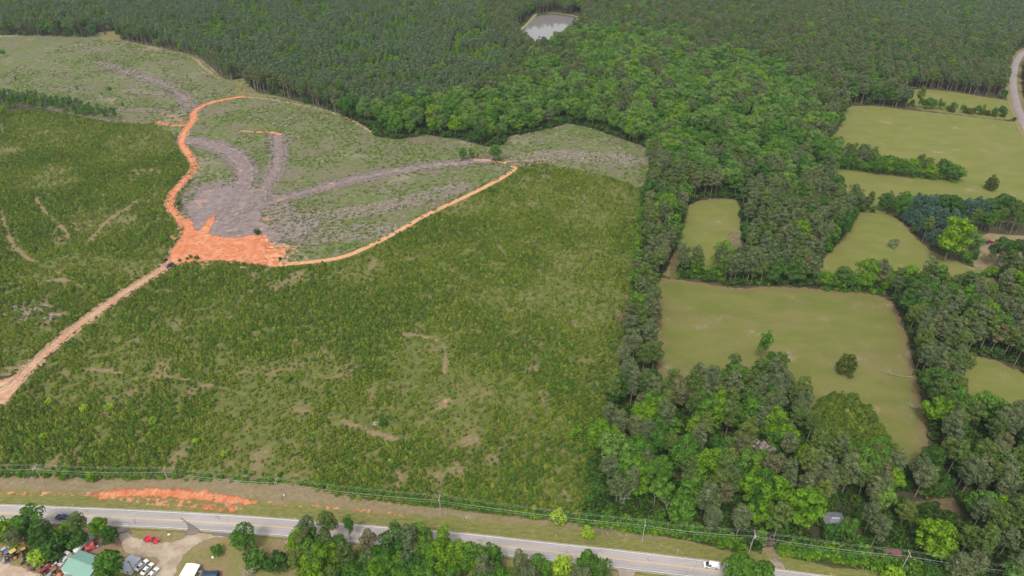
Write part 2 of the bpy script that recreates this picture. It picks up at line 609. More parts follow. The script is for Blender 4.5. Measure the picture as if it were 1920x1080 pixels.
def m_pasture(name, g1, g2, tan, tan_amt=0.5, edge=6.0):
    n = N(name)
    c = n.mix(n.band(n.noise(16, 5, 0.6, n.scaled(0.6, 1.2, 1, 0.2)), 0.36, 0.64), g1, g2)
    c = n.mix(n.band(n.noise(28, 5, 0.6), 0.46, 0.68, 0, tan_amt), c, tan)
    c = n.mix(n.band(n.noise(0.9, 5, 0.7), 0.35, 0.7, 0, 0.35), c, tuple(x * 0.72 for x in g1))
    e = n.math('ADD', n.attr('edge'), n.math('MULTIPLY', n.math('SUBTRACT', n.noise(7, 5), 0.5), edge * 2.0))
    c = n.mix(n.band(e, 0.5, edge, 0.7, 0.0), c, (0.19, 0.125, 0.07))
    # a few pale flecks of stone and cut straw
    c = n.mix(n.band(n.math('MULTIPLY', n.noise(0.45, 2, 0.5), n.noise(14, 3)), 0.40, 0.44, 0, 0.7), c, (0.5, 0.47, 0.38))
    return n.done(c, 0.95, n.bump(n.noise(0.6, 4, 0.7), 0.3, 0.2), alpha=n.ragged(3.0, 4.0, 0.8))


def m_verge():
    n = N("verge_grass")
    x = n.attr('road')   # metres from the highway centre
    g = n.mix(n.band(n.noise(1.6, 5, 0.65, n.scaled(0.5, 1.5)), 0.35, 0.65), (0.125, 0.14, 0.035), (0.20, 0.185, 0.06))
    t = n.mix(n.band(n.noise(2.0, 6, 0.75), 0.3, 0.7), (0.18, 0.14, 0.08), (0.265, 0.21, 0.12))
    e = n.math('ADD', x, n.math('MULTIPLY', n.math('SUBTRACT', n.noise(9, 5), 0.5), 11))
    c = n.mix(n.band(e, 9.5, 13.0), g, t)
    pk = n.math('MULTIPLY', n.noise(0.4, 3, 0.6), n.noise(5, 3))
    c = n.mix(n.band(pk, 0.38, 0.43, 0, 0.8), c, (0.55, 0.50, 0.40))
    return n.done(c, 0.95, n.bump(n.noise(0.6, 5, 0.7), 0.4, 0.3), alpha=n.ragged(1.0))


def m_asphalt(name, a, b, cracks=True, rag=None):
    n = N(name)
    c = n.mix(n.band(n.noise(7, 5, 0.6, n.scaled(0.25, 1.6, 1, -0.04)), 0.35, 0.65), a, b)
    c = n.mix(n.band(n.noise(0.5, 3), 0.4, 0.7, 0, 0.25), c, tuple(x * 0.75 for x in a))
    if cracks:
        v = n.vor(3.4, n.scaled(0.7, 1.25, 1, 0.1), 'DISTANCE_TO_EDGE')
        k = n.math('MULTIPLY', n.band(v, 0.0, 0.028, 1, 0), n.band(n.noise(9, 2), 0.5, 0.6, 0.0, 0.75))
        c = n.mix(k, c, (0.10, 0.09, 0.085))
        w = n.attr('lane')
        c = n.mix(n.band(w, 0.0, 1.0, 0, 0.22), c, (0.16, 0.145, 0.14))
    return n.done(c, 0.85, alpha=n.ragged(rag) if rag else None, spec=0.3)


def m_gravel(name, a, b, amp=1.0):
    n = N(name)
    c = n.mix(n.band(n.noise(5, 6, 0.65), 0.35, 0.65), a, b)
    c = n.mix(n.band(n.noise(1.2, 5, 0.75), 0.5, 0.7, 0, 0.5), c, tuple(x * 0.6 for x in b))
    return n.done(c, 0.95, n.bump(n.noise(0.5, 4), 0.4, 0.2), alpha=n.ragged(amp))


# base land, one sheet to beyond the horizon seen here
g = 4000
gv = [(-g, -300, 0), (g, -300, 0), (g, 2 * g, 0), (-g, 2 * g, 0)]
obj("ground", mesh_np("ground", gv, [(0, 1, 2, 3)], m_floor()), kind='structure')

CLEAR_A = ('poly', PP([(-140, 64), (0, 66), (170, 70), (186, 62), (218, 60), (226, 74), (300, 89), (370, 105), (395, 125), (420, 148), (440, 150), (457, 150), (482, 173),
                       (520, 180), (600, 201), (690, 243), (705, 257), (750, 262), (800, 253), (865, 263), (912, 275), (945, 272), (950, 256), (1035, 240), (1060, 231),
                       (1095, 237), (1185, 267), (1219, 280), (1219, 370), (1000, 330), (960, 330), (800, 410), (680, 475), (520, 500), (340, 495), (315, 470), (340, 420),
                       (310, 380), (340, 300), (330, 262), (290, 236), (200, 228), (60, 200), (-140, 200)]))
sheet("clearcut_ground", [CLEAR_A], 4.0, 0.03, m_clear(), margin=8)
BR_MAIN = ('poly', PP([(-20, 772), (16, 756), (60, 702), (110, 655), (160, 612), (230, 565), (305, 513), (345, 493), (420, 490), (520, 500), (600, 492), (680, 466), (740, 438), (800, 404), (870, 368),
                       (940, 335), (968, 316), (1000, 304), (1080, 318), (1150, 335), (1222, 362), (1212, 470), (1195, 560), (1180, 640), (1170, 740), (1120, 880), (1100, 985),
                       (1085, 990), (1000, 982), (900, 968), (760, 950), (640, 936), (560, 915), (500, 903), (330, 903), (200, 900), (100, 897), (-60, 897), (-300, 890), (-300, 780)]))
BR_LEFT = ('poly', PP([(-300, 225), (0, 212), (60, 206), (120, 216), (220, 231), (290, 233), (322, 250), (338, 275), (352, 290), (362, 308), (340, 338), (316, 368), (310, 392), (332, 415), (343, 440), (320, 470),
                       (312, 495), (225, 548), (160, 590), (105, 635), (60, 676), (25, 704), (-30, 706), (-300, 720)]))
BARE_AT = {'bare': bare, 'red': red}
sheet("brush_ground", [BR_MAIN, BR_LEFT], 2.2, 0.06, m_brush(), margin=5, attrs=BARE_AT)

# pastures
mp = m_pasture("pasture_grass", (0.128, 0.145, 0.031), (0.165, 0.165, 0.045), (0.20, 0.155, 0.078), 0.65, 6)
mpg = m_pasture("pasture_grass_greener", (0.145, 0.165, 0.034), (0.18, 0.185, 0.047), (0.21, 0.18, 0.08), 0.45, 1.6)
for k, (poly, mm, it) in enumerate([(PAST_1, mp, 1), (PAST_2, mpg, 2), (PAST_3, mpg, 2), (PAST_4, mpg, 1), (PAST_5, mpg, 1), (PAST_6, mpg, 1)]):
    sheet("pasture", [('poly', smoothc(poly, it))], 2.5, 0.05 + 0.004 * k, mm, margin=6)
sheet("home_yard", [('poly', smoothc(YARD_EAST, 1))], 2.0, 0.082, m_gravel("yard_grass_and_dirt", (0.17, 0.155, 0.07), (0.28, 0.20, 0.125), 2.0), margin=5)
sheet("bare_soil_glade", [('poly', smoothc(BROWN_GLADE, 1)), ('line', L([(1262, 522), (1262, 500), (1275, 470)]), 3.5), ('line', L([(1172, 560), (1163, 600), (1160, 640)]), 3)], 1.5, 0.09,
      m_tan("brown_soil", (0.16, 0.105, 0.06), (0.10, 0.095, 0.04), 3.5), margin=4)
sheet("worn_grass", [('poly', smoothc(PP([(1370, 470), (1362, 455), (1364, 438), (1380, 432), (1395, 450), (1400, 478)]), 1))],
      1.5, 0.088, m_tan("worn_patch", (0.22, 0.165, 0.105), (0.16, 0.125, 0.07), 3.0, 0.48), margin=4)
# pond
n = N("pond_water")
pond_m = n.done((0.21, 0.20, 0.19), 0.06, n.bump(n.noise(2.5, 3), 0.06, 0.1), spec=1.0)  # base colour lightened to paint in the silvery reflection of a cloudy sky
vs = [(x, y, 0.12) for x, y in POND]
me = bpy.data.meshes.new("pond")
me.from_pydata(vs, [], [tuple(range(len(vs)))])
me.materials.append(pond_m)
obj("pond", me, kind='structure')
sheet("pond_bank", [('line', L([(960, 66), (985, 50), (1004, 27)]), 5), ('line', L([(1030, 24), (1068, 28), (1112, 38)]), 4)], 2.0, 0.1,
      m_tan("bank_grass", (0.27, 0.25, 0.11), (0.20, 0.20, 0.08), 1.0), margin=4)
sheet("grass_opening", [('poly', PP([(186, 60), (222, 58), (228, 76), (190, 80)])), ('poly', PP([(442, 148), (457, 147), (468, 172), (510, 182), (440, 183)]))], 2.0, 0.05,
      m_tan("opening_grass", (0.19, 0.175, 0.065), (0.17, 0.14, 0.06), 4.0), margin=4)


def offset_line(pts, o):
    A = np.array(pts)
    T = np.gradient(A, axis=0)
    T /= np.linalg.norm(T, axis=1)[:, None]
    return [(float(a[0] - t[1] * o), float(a[1] + t[0] * o)) for a, t in zip(A, T)]


# skid tracks and landing
m_bk = m_bark()
sheet("logging_landing", [
    ('poly', smoothc(PP([(352, 402), (346, 385), (366, 362), (400, 352), (425, 345), (445, 352), (462, 362), (482, 352), (495, 372), (486, 400), (500, 425), (560, 412), (600, 406), (600, 425), (560, 445), (500, 456), (470, 456), (400, 456), (366, 440)]), 1)),
    ('line', L([(350, 263), (375, 266), (405, 273), (440, 288), (460, 312), (462, 335), (450, 360)]), 13),
    ('line', L([(520, 255), (523, 290), (517, 322), (490, 358), (470, 400)]), 8.5),
    ('line', L([(440, 400), (520, 375), (620, 347), (720, 325), (800, 311), (860, 306), (905, 302)]), 8.5),
    ('line', L([(367, 206), (345, 182), (315, 160), (285, 150), (250, 140), (195, 117)]), 9)], 2.5, 0.09, m_bk, margin=5)
sheet("slash_strewn_ground", [('line', L([(480, 425), (600, 408), (700, 392), (790, 372), (860, 350)]), 20), ('poly', PP([(340, 380), (372, 340), (400, 342), (410, 380)])),
                              ('line', L([(480, 470), (600, 440), (720, 430)]), 22), ('line', L([(220, 205), (270, 206), (340, 210)]), 12),
                              ('line', L([(980, 300), (1040, 290), (1180, 300)]), 26), ('line', L([(240, 170), (300, 175)]), 14),
                              ('poly', PP([(20, 575), (60, 568), (115, 570), (120, 598), (70, 605), (20, 602)]))], 3.0, 0.075, m_slash(), margin=10)
LANES = [(L([(350, 263), (375, 266), (405, 273), (440, 288), (460, 312), (462, 335), (452, 360), (430, 390), (400, 420)]), 13), (L([(520, 255), (523, 290), (517, 322), (490, 358), (462, 400), (430, 425)]), 8.5),
         (L([(430, 405), (520, 375), (620, 347), (720, 325), (800, 311), (860, 306), (905, 302)]), 8.5), (L([(367, 206), (345, 182), (315, 160), (285, 150), (250, 140), (195, 117)]), 9)]
n = N("thin_litter")
c = n.mix(n.band(n.noise(3, 6, 0.7), 0.4, 0.6), (0.17, 0.14, 0.125), (0.26, 0.215, 0.185))
sheet("thin_bark_litter", [('line', p_, w_ + 13) for p_, w_ in LANES] + [('poly', PP([(330, 405), (335, 365), (370, 340), (440, 330), (500, 345), (560, 385), (600, 430), (570, 455), (500, 462), (372, 440)]))], 2.5, 0.082,
      n.done(c, 0.95, alpha=n.math('MULTIPLY', n.band(n.math('ADD', n.attr('edge'), n.math('MULTIPLY', n.math('SUBTRACT', n.noise(2.0, 6, 0.75), 0.5), 22)), 0.5, 5.0), 0.9)), margin=8)
for k_, (p_, w_) in enumerate(LANES):
    rr_ = [o_ for o_ in (-3.2, -1.2, 1.3, 3.1) if abs(o_) < w_ / 2 - .8]
    sheet("skid_ruts", [('line', offset_line(p_, o_), 0.7) for o_ in rr_], 0.9, 0.094 + 0.001 * k_, m_tan("rut_soil", (0.30, 0.20, 0.15), (0.14, 0.115, 0.105), 0.8, 0.5) if not k_ else bpy.data.materials["rut_soil"], margin=2)
m_cl = m_clay("orange_clay", 1.3, 0.5)
ROAD_LOW = L([(-60, 735), (10, 733), (40, 705), (75, 670), (110, 639), (165, 596), (230, 550), (300, 508), (322, 490)], 3)
ROAD_UP = L([(318, 494), (335, 470), (350, 450), (350, 430), (335, 407), (317, 388), (320, 368), (342, 342), (363, 320), (366, 306), (352, 288), (338, 268), (347, 245), (364, 224), (362, 210), (385, 195), (420, 187), (455, 181)], 3)
FLARE = PP([(-80, 716), (5, 712), (45, 700), (40, 722), (22, 742), (12, 764), (-80, 772)])
PAD = smoothc(PP([(336, 408), (362, 414), (364, 430), (372, 435), (390, 412), (400, 402), (404, 410), (394, 432), (390, 440), (430, 446), (452, 446), (470, 440), (490, 440), (496, 450), (500, 470), (496, 485), (490, 497),
                  (440, 490), (392, 488), (345, 494), (322, 496), (318, 474), (338, 448), (345, 430)]), 1)
FRAY = PP([(470, 446), (500, 440), (508, 455), (515, 466), (541, 465), (534, 478), (526, 488), (520, 498), (480, 498)])
sheet("soil_margin", [('line', ROAD_LOW, 9), ('line', ROAD_UP, 8), ('poly', PP([(330, 402), (368, 405), (372, 440), (500, 450), (560, 462), (535, 502), (330, 500), (312, 474)]))], 1.6, 0.085,
      m_tan("spread_soil", (0.40, 0.27, 0.16), (0.33, 0.21, 0.12), 3.2, 0.46), margin=5)
sheet("dirt_road", [('line', ROAD_LOW, 4.9), ('poly', FLARE)], 1.2, 0.12, m_clay("pale_road_clay", 1.0, 0.9), margin=4).data.materials[0]
n_rc = bpy.data.materials["pale_road_clay"]
for nd_ in n_rc.node_tree.nodes:     # this stretch is paler, sandier clay
    if nd_.type == 'MIX':
        for sk_ in (6, 7):
            c__ = nd_.inputs[sk_]
            if not c__.is_linked:
                v_ = c__.default_value
                c__.default_value = (v_[0] * 0.78 + 0.02, v_[1] * 0.80 + 0.075, v_[2] * 0.8 + 0.065, 1)


sheet("wheel_ruts", [('line', offset_line(ROAD_LOW, 0.95), 0.6), ('line', offset_line(ROAD_LOW, -0.95), 0.6)], 0.6, 0.126, m_tan("rut_dust", (0.62, 0.42, 0.28), (0.52, 0.32, 0.20), 0.35), margin=1.5)
sheet("road_side_wash", [('line', offset_line(ROAD_LOW, 2.3), 1.1)], 0.8, 0.124, m_tan("grey_wash", (0.30, 0.22, 0.15), (0.36, 0.25, 0.16), 0.9), margin=2)
sheet("clay_road", [('line', ROAD_UP, 5.2), ('line', L([(295, 228), (315, 236), (345, 235)]), 4), ('line', L([(480, 248), (505, 248), (526, 252)]), 4)], 1.4, 0.13, m_cl, margin=4)
sheet("clay_pad", [('poly', PAD)], 1.4, 0.134, m_cl, margin=4)
n = N("frayed_clay")
c = n.mix(n.band(n.noise(4, 5, 0.6), 0.4, 0.6), (0.52, 0.15, 0.06), (0.62, 0.33, 0.19))
st = n.noise(3.4, 6, 0.75, n.scaled(0.5, 1.6, 1, -0.5))
n_fray = n.done(c, 0.92, alpha=n.math('MULTIPLY', n.ragged(2.5), n.band(st, 0.38, 0.50)))
sheet("washed_clay", [('poly', FRAY)], 1.2, 0.132, n_fray, margin=4)
sheet("narrow_track", [('line', L([(962, 312), (967, 317), (940, 335), (880, 366), (800, 402), (740, 438), (680, 468), (640, 484), (590, 491), (515, 497)]), 4.0),
                       ('line', L([(890, 300), (915, 300), (948, 306)]), 3.2), ('line', L([(450, 245), (490, 249)]), 2)], 1.2, 0.125,
      m_tan("pale_clay", (0.58, 0.33, 0.19), (0.50, 0.24, 0.125), 0.3), margin=3)
sheet("forest_edge_track", [('line', L([(246, 81), (300, 93), (368, 108), (378, 125), (410, 145)]), 3.6), ('line', L([(448, 182), (500, 185), (560, 196), (610, 207), (655, 222), (700, 250)]), 3.4),
                            ('line', L([(-60, 66), (60, 67), (150, 68)]), 2.4), ('line', L([(945, 303), (1000, 300), (1030, 300)]), 3)], 1.5, 0.11,
      m_tan("tan_track", (0.38, 0.26, 0.15), (0.28, 0.21, 0.12), 1.2, 0.45), margin=3)
sheet("clearcut_red_spots", [('poly', PP([(493, 408), (512, 408), (514, 414), (492, 414)])), ('line', L([(300, 215), (330, 222), (350, 232)]), 8), ('poly', PP([(552, 402), (590, 400), (580, 404)]))], 1.2, 0.118,
      m_tan("red_spot", (0.48, 0.25, 0.14), (0.36, 0.22, 0.14), 2.2, 0.5), margin=3)


# verge, bank, highway
def road_d(x, y):
    return np.abs(y - hw_y(x))


hx = np.linspace(-330, 420, 140)
VN = [(float(x), float(y)) for x, y in PP([(-400, 885), (-60, 885), (100, 890), (200, 893), (330, 896), (500, 898), (570, 908), (650, 930), (760, 944), (900, 962), (1000, 974), (1085, 980), (1110, 985), (1200, 998),
                                           (1300, 1016), (1380, 1036), (1450, 1024), (1480, 1044), (1560, 1064), (1640, 1070), (1700, 1087), (1760, 1102), (2000, 1150)])]
vpoly = VN + [(float(x), float(hw_y(x)) - 5) for x in np.linspace(VN[-1][0], VN[0][0], 60)]
sheet("grass_verge", [('poly', vpoly)], 1.8, 0.10, m_verge(), margin=4, attrs={'road': road_d})
ysouth = [(-260.0, float(hw_y(-260)))] + [(float(x), float(hw_y(x))) for x in np.linspace(-250, 260, 50)] + [(300.0, 60.0), (-260.0, 60.0)]
m_yard = N("south_yard")
c_ = m_yard.mix(m_yard.band(m_yard.noise(9, 5), 0.42, 0.6), (0.20, 0.185, 0.065), (0.25, 0.18, 0.10))
c_ = m_yard.mix(m_yard.band(m_yard.noise(1.6, 6, 0.7), 0.45, 0.65, 0, 0.6), c_, (0.15, 0.12, 0.06))
m_yard = m_yard.done(c_, 0.95, m_yard.bump(m_yard.noise(0.6, 4), 0.4, 0.2))
sheet("south_yard", [('poly', ysouth)], 4, 0.05, m_yard, margin=0.1)
sheet("clay_bank", [('poly', smoothc(PP([(168, 931), (196, 922), (230, 918), (300, 916), (340, 918), (385, 923), (430, 930), (465, 937), (482, 942), (474, 949), (430, 944), (380, 938), (340, 935), (290, 932), (230, 932), (196, 936)]), 1)),
                    ('line', L([(345, 949), (390, 953), (440, 957)]), 1.0)], 0.9, 0.13,
      m_clay("bank_clay", 2.2, 0.15, 2.2, 0.5), margin=3)
sheet("gravel_shoulder", [('poly', smoothc(PP([(1440, 1060), (1445, 1048), (1455, 1044), (1468, 1056), (1476, 1072), (1500, 1078), (1490, 1090), (1400, 1070)]), 1))], 1.0, 0.135,
      m_gravel("pale_gravel", (0.34, 0.28, 0.22), (0.22, 0.17, 0.13), 1.2), margin=3)


def ribbon(name, pts, off0, off1, z0, mat, z1=None, attr=None):
    A = np.array(pts)
    T = np.gradient(A, axis=0)
    T /= np.linalg.norm(T, axis=1)[:, None]
    Nn = np.stack([-T[:, 1], T[:, 0]], 1)
    m = 9 if attr else 2
    offs = np.linspace(off0, off1, m)
    V = np.concatenate([np.concatenate([A + Nn * o, np.full((len(A), 1), z0)], 1) for o in offs])
    F = []
    n_ = len(A)
    for k in range(m - 1):
        for i in range(n_ - 1):
            F.append((k * n_ + i, k * n_ + i + 1, (k + 1) * n_ + i + 1, (k + 1) * n_ + i))
    if z1 is not None:   # a real edge down to the ground
        for o, b in ((off0, 0), (off1, (m - 1) * n_)):
            s0 = len(V)
            V = np.concatenate([V, np.concatenate([A + Nn * (o * 1.02), np.full((n_, 1), z1)], 1)])
            for i in range(n_ - 1):
                F.append((b + i, b + i + 1, s0 + i + 1, s0 + i))
    me = mesh_np(name, V, F, mat)
    if attr:
        vals = np.zeros(len(V), np.float32)
        for k, o in enumerate(offs):
            vals[k * n_:(k + 1) * n_] = attr(o)
        me.attributes.new('lane', 'FLOAT', 'POINT').data.foreach_set('value', vals)
    return obj(name, me, kind='structure')


HWD = smooth(HWP, 1)
ribbon("highway", HWD, -HALF - 0.25, HALF + 0.25, 0.16, m_asphalt("highway_asphalt", (0.33, 0.30, 0.295), (0.40, 0.365, 0.355)), 0.0,
       lambda o: max(0, 1 - abs(abs(o) - 1.8) / 0.5) * (1 if o < 0 else 0.5))
mw, my = paint("white_road_paint", (0.75, 0.73, 0.70), 0.7, 0.2), paint("yellow_road_paint", (0.72, 0.46, 0.10), 0.7, 0.2)
ribbon("edge_line", HWD, HALF - 0.17, HALF + 0.03, 0.165, mw)
ribbon("edge_line", HWD, -HALF - 0.03, -HALF + 0.17, 0.165, mw)
ribbon("centre_line", HWD, 0.08, 0.2, 0.165, my)
ribbon("centre_line", HWD, -0.2, -0.08, 0.165, my)
ribbon("gravel_edge", HWD, HALF + 0.25, HALF + 0.7, 0.14, m_gravel("light_gravel_edge", (0.36, 0.31, 0.25), (0.28, 0.23, 0.17), 1.0) if False else paint("pale_shoulder", (0.34, 0.30, 0.235), 0.95, 0.1, 0.25))
ribbon("gravel_edge", HWD, -HALF - 0.75, -HALF - 0.25, 0.14, bpy.data.materials["pale_shoulder"])
ribbon("county_road", ROAD_EAST, -3.2, 3.2, 0.15, m_asphalt("county_asphalt", (0.36, 0.31, 0.31), (0.42, 0.37, 0.36), False), 0.0)
sheet("county_verge", [('line', ROAD_EAST, 15)], 2.0, 0.09, m_tan("county_verge_dirt", (0.18, 0.165, 0.065), (0.25, 0.18, 0.105), 2.0), margin=4)

sheet("bank_seams", [('line', L([(-40, 925), (60, 926), (180, 927)]), 2.0), ('line', L([(480, 940), (530, 946), (660, 955), (760, 966)]), 1.6), ('poly', PP([(200, 930), (470, 944), (460, 958), (300, 950), (230, 940)]))], 0.9, 0.128,
      m_tan("washed_bank_soil", (0.50, 0.22, 0.11), (0.42, 0.26, 0.14), 1.6, 0.52), margin=3)
# the driveways and the yard south of the highway
sheet("gravel_drive", [('poly', smoothc(PP([(222, 1000), (243, 998), (248, 1008), (270, 1012), (300, 1018), (330, 1016), (345, 1008), (352, 998), (372, 998), (400, 996), (398, 1006), (372, 1020), (350, 1036), (335, 1056),
                                            (325, 1085), (318, 1130), (270, 1130), (285, 1080), (300, 1048), (280, 1042), (262, 1048), (232, 1035), (226, 1015)]), 1)),
                       ('line', L([(445, 1000), (400, 1003), (365, 1014)]), 2.5)], 1.0, 0.09, m_gravel("drive_gravel", (0.44, 0.36, 0.27), (0.30, 0.235, 0.17), 1.0), margin=3)
sheet("junkyard_dirt", [('poly', smoothc(PP([(-80, 1052), (0, 1055), (40, 1064), (80, 1078), (110, 1100), (100, 1180), (-120, 1180)]), 1))], 1.5, 0.085,
      m_gravel("pale_dirt", (0.50, 0.38, 0.28), (0.38, 0.28, 0.21), 1.4), margin=3)
sheet("reddish_dirt", [('poly', smoothc(PP([(150, 1045), (165, 1020), (190, 1008), (222, 1008), (226, 1022), (240, 1036), (200, 1035), (170, 1048)]), 1))], 1.5, 0.08,
      m_gravel("red_brown_dirt", (0.27, 0.16, 0.10), (0.22, 0.15, 0.09), 1.4), margin=3)
sheet("asphalt_apron", [('poly', PP([(219, 988), (243, 988), (239, 999), (219, 999)]))], 0.8, 0.12, m_asphalt("dark_apron", (0.14, 0.12, 0.125), (0.17, 0.15, 0.15), False, 0.35), margin=2)
sheet("asphalt_apron", [('poly', PP([(400, 997), (432, 1000), (432, 1006), (398, 1004)]))], 0.8, 0.121, bpy.data.materials["dark_apron"], margin=2)
sheet("wet_stain", [('poly', smoothc(PP([(336, 970), (343, 973), (352, 981), (360, 984), (368, 990), (377, 996), (368, 1003), (354, 1004), (346, 1000), (353, 993), (353, 986), (347, 979)]), 1))], 0.5, 0.17,
      m_asphalt("dark_tyre_stain", (0.17, 0.14, 0.12), (0.21, 0.17, 0.14), False, 0.4), margin=1.5)
sheet("side_drive", [('poly', smoothc(PP([(1150, 1062), (1195, 1068), (1188, 1078), (1185, 1100), (1165, 1100), (1160, 1075)]), 1))], 0.8, 0.12,
      m_gravel("grey_drive", (0.33, 0.28, 0.235), (0.27, 0.22, 0.18), 0.8), margin=2)
exec_after_ground = True

# ---------------------------------------------------------------- foliage sources
M_BARK = paint("tree_bark", (0.22, 0.18, 0.14), 0.95, 0.1, 0.3)
M_PBARK = paint("pine_bark", (0.27, 0.215, 0.17), 0.95, 0.1, 0.3)
M_DEAD = paint("dead_wood", (0.36, 0.33, 0.30), 0.95, 0.1, 0.2)
LEAF = {
    'bright': leafmat("bright_leaves", [(0.13, 0.26, 0.02), (0.155, 0.29, 0.02), (0.18, 0.31, 0.018)]),
    'mid': leafmat("green_leaves", [(0.08, 0.195, 0.026), (0.10, 0.22, 0.028), (0.13, 0.25, 0.036)]),
    'dark': leafmat("deep_green_leaves", [(0.055, 0.135, 0.024), (0.068, 0.155, 0.03), (0.09, 0.18, 0.034)]),
    'pale': leafmat("pale_green_leaves", [(0.125, 0.24, 0.055), (0.15, 0.265, 0.055), (0.17, 0.285, 0.05)]),
    'grey': leafmat("grey_needles", [(0.14, 0.185, 0.082), (0.16, 0.20, 0.09), (0.18, 0.215, 0.095)]),
    'olive': leafmat("olive_needles", [(0.115, 0.18, 0.045), (0.135, 0.20, 0.048), (0.165, 0.22, 0.05)]),
    'brown': leafmat("browning_needles", [(0.165, 0.17, 0.08), (0.185, 0.18, 0.085), (0.205, 0.185, 0.09)]),
    'plant': leafmat("plantation_needles", [(0.12, 0.195, 0.09), (0.14, 0.21, 0.095), (0.17, 0.235, 0.105)]),
    'sap': leafmat("sapling_needles", [(0.155, 0.21, 0.028), (0.182, 0.235, 0.032), (0.24, 0.295, 0.045)]),
    'sapd': leafmat("dense_sapling_needles", [(0.098, 0.155, 0.025), (0.12, 0.178, 0.028), (0.16, 0.212, 0.035)]),
    'lime': leafmat("lime_leaves", [(0.254, 0.416, 0.032), (0.297, 0.447, 0.040), (0.329, 0.468, 0.040)]),
    'cedar': leafmat("cedar_needles", [(0.095, 0.130, 0.025), (0.111, 0.146, 0.029), (0.133, 0.161, 0.032)]),
    'blue': leafmat("bluish_needles", [(0.08, 0.165, 0.105), (0.095, 0.18, 0.12), (0.11, 0.195, 0.125)]),
    'twig': leafmat("bare_twigs", [(0.30, 0.25, 0.20), (0.34, 0.28, 0.23), (0.32, 0.27, 0.22)]),
    'ghost': leafmat("pale_grey_leaves", [(0.19, 0.24, 0.11), (0.20, 0.25, 0.12), (0.21, 0.26, 0.12)]),
    'under': leafmat("shaded_undergrowth", [(0.048, 0.104, 0.018), (0.064, 0.125, 0.022), (0.080, 0.146, 0.025)]),  # leaf colour darkened to paint in the shade of the gaps between crowns
    'weed': leafmat("weed_leaves", [(0.11, 0.19, 0.035), (0.15, 0.23, 0.04), (0.21, 0.28, 0.06)]),
}


def leaves(c, nrm, size, g_, aspect=1.0):
    n_ = len(c)
    nrm = nrm / (np.linalg.norm(nrm, axis=1)[:, None] + 1e-9)
    r = g_.normal(size=(n_, 3))
    u = np.cross(nrm, r)
    u /= np.linalg.norm(u, axis=1)[:, None] + 1e-9
    w = np.cross(nrm, u)
    s = (size * g_.uniform(0.6, 1.3, n_))[:, None]
    q = [c + s * (u * a + w * b * aspect) * g_.uniform(0.7, 1.2, (n_, 1)) for a, b in ((-.5, -.35), (.4, -.5), (.55, .4), (-.35, .5))]
    V = np.stack(q, 1).reshape(-1, 3)
    return V, np.arange(n_ * 4).reshape(-1, 4)


def crown(seed, rx, rz, zc, lobes, per, size, lobe_r=0.36, flat=1.0, irr=0.25, low=-0.35, cone=0.0, rand=0.55, shell=0.72):
    g_ = np.random.default_rng(seed)
    C, NR = [], []
    cen, rad = [], []
    for k in range(lobes):
        z = g_.uniform(-0.85, 0.95)
        a = g_.uniform(0, 2 * math.pi)
        rr = math.sqrt(max(0, 1 - z * z))
        f = shell * g_.uniform(0.75, 1.12) if k > lobes * 0.15 else 0.3
        taper = 1 - cone * (z + 1) / 2
        cen.append((rx * rr * f * math.cos(a) * taper * (1 + irr * math.sin(2 * a + seed)), rx * rr * f * math.sin(a) * taper, zc + rz * z * (f + 0.1)))
        rad.append(rx * lobe_r * g_.uniform(0.7, 1.3) * (1 - 0.5 * cone * (z + 1) / 2))
    cen, rad = np.array(cen), np.array(rad)
    for k in range(lobes):
        m = int(per * (rad[k] / (rx * lobe_r)) ** 2)
        d = g_.normal(size=(m, 3))
        d[:, 2] += 0.35
        d /= np.linalg.norm(d, axis=1)[:, None]
        d = d[d[:, 2] > low]
        r = rad[k] * g_.uniform(0.72, 1.08, len(d))[:, None]
        p = cen[k] + d * r * np.array([1, 1, flat])
        # drop leaves buried in other lobes
        dd = np.linalg.norm((p[:, None, :] - cen[None]) / np.array([1, 1, flat]), axis=2) / rad[None]
        dd[:, k] = 9
        keep = dd.min(1) > 0.72
        C.append(p[keep])
        NR.append((d + rand * g_.normal(size=d.shape))[keep])
    C, NR = np.concatenate(C), np.concatenate(NR)
    return leaves(C, NR, size, g_), cen


def trunk_mesh(name, h, r, cen, mat, limbs=7, lean=0.0, seed=0):
    g_ = random.Random(seed)
    mb = MB()
    mb.tube([(0, 0, -0.2), (lean * 0.3, 0, h * 0.4), (lean, 0, h)], [r, r * 0.75, r * 0.25], 7)
    for c in g_.sample(list(map(tuple, cen)), min(limbs, len(cen))):
        z0 = max(h * 0.3, min(h * 0.95, c[2] - abs(c[0]) * 0.5 - 0.8))
        mb.tube([(lean * z0 / h, 0, z0), (c[0] * 0.5, c[1] * 0.5, (z0 + c[2]) / 2 + 0.2), (c[0], c[1], c[2])], [r * 0.35, r * 0.22, r * 0.06], 5, False)
    return mb.mesh(name, mat)


SRC = {}    # kind -> list of (crown mesh, trunk mesh, nominal height)


def make(kind, leaf, seed, h, rx, rz, zc, lobes, per, size, bark, tr, limbs=7, **k):
    (V, F), cen = crown(seed, rx, rz, zc, lobes, per, size, **k)
    cm = mesh_np("crown", V, F, LEAF[leaf])
    tm = trunk_mesh("trunk", h * 0.9, tr, cen, bark, limbs, seed=seed)
    SRC.setdefault(kind, []).append((cm, tm, h))


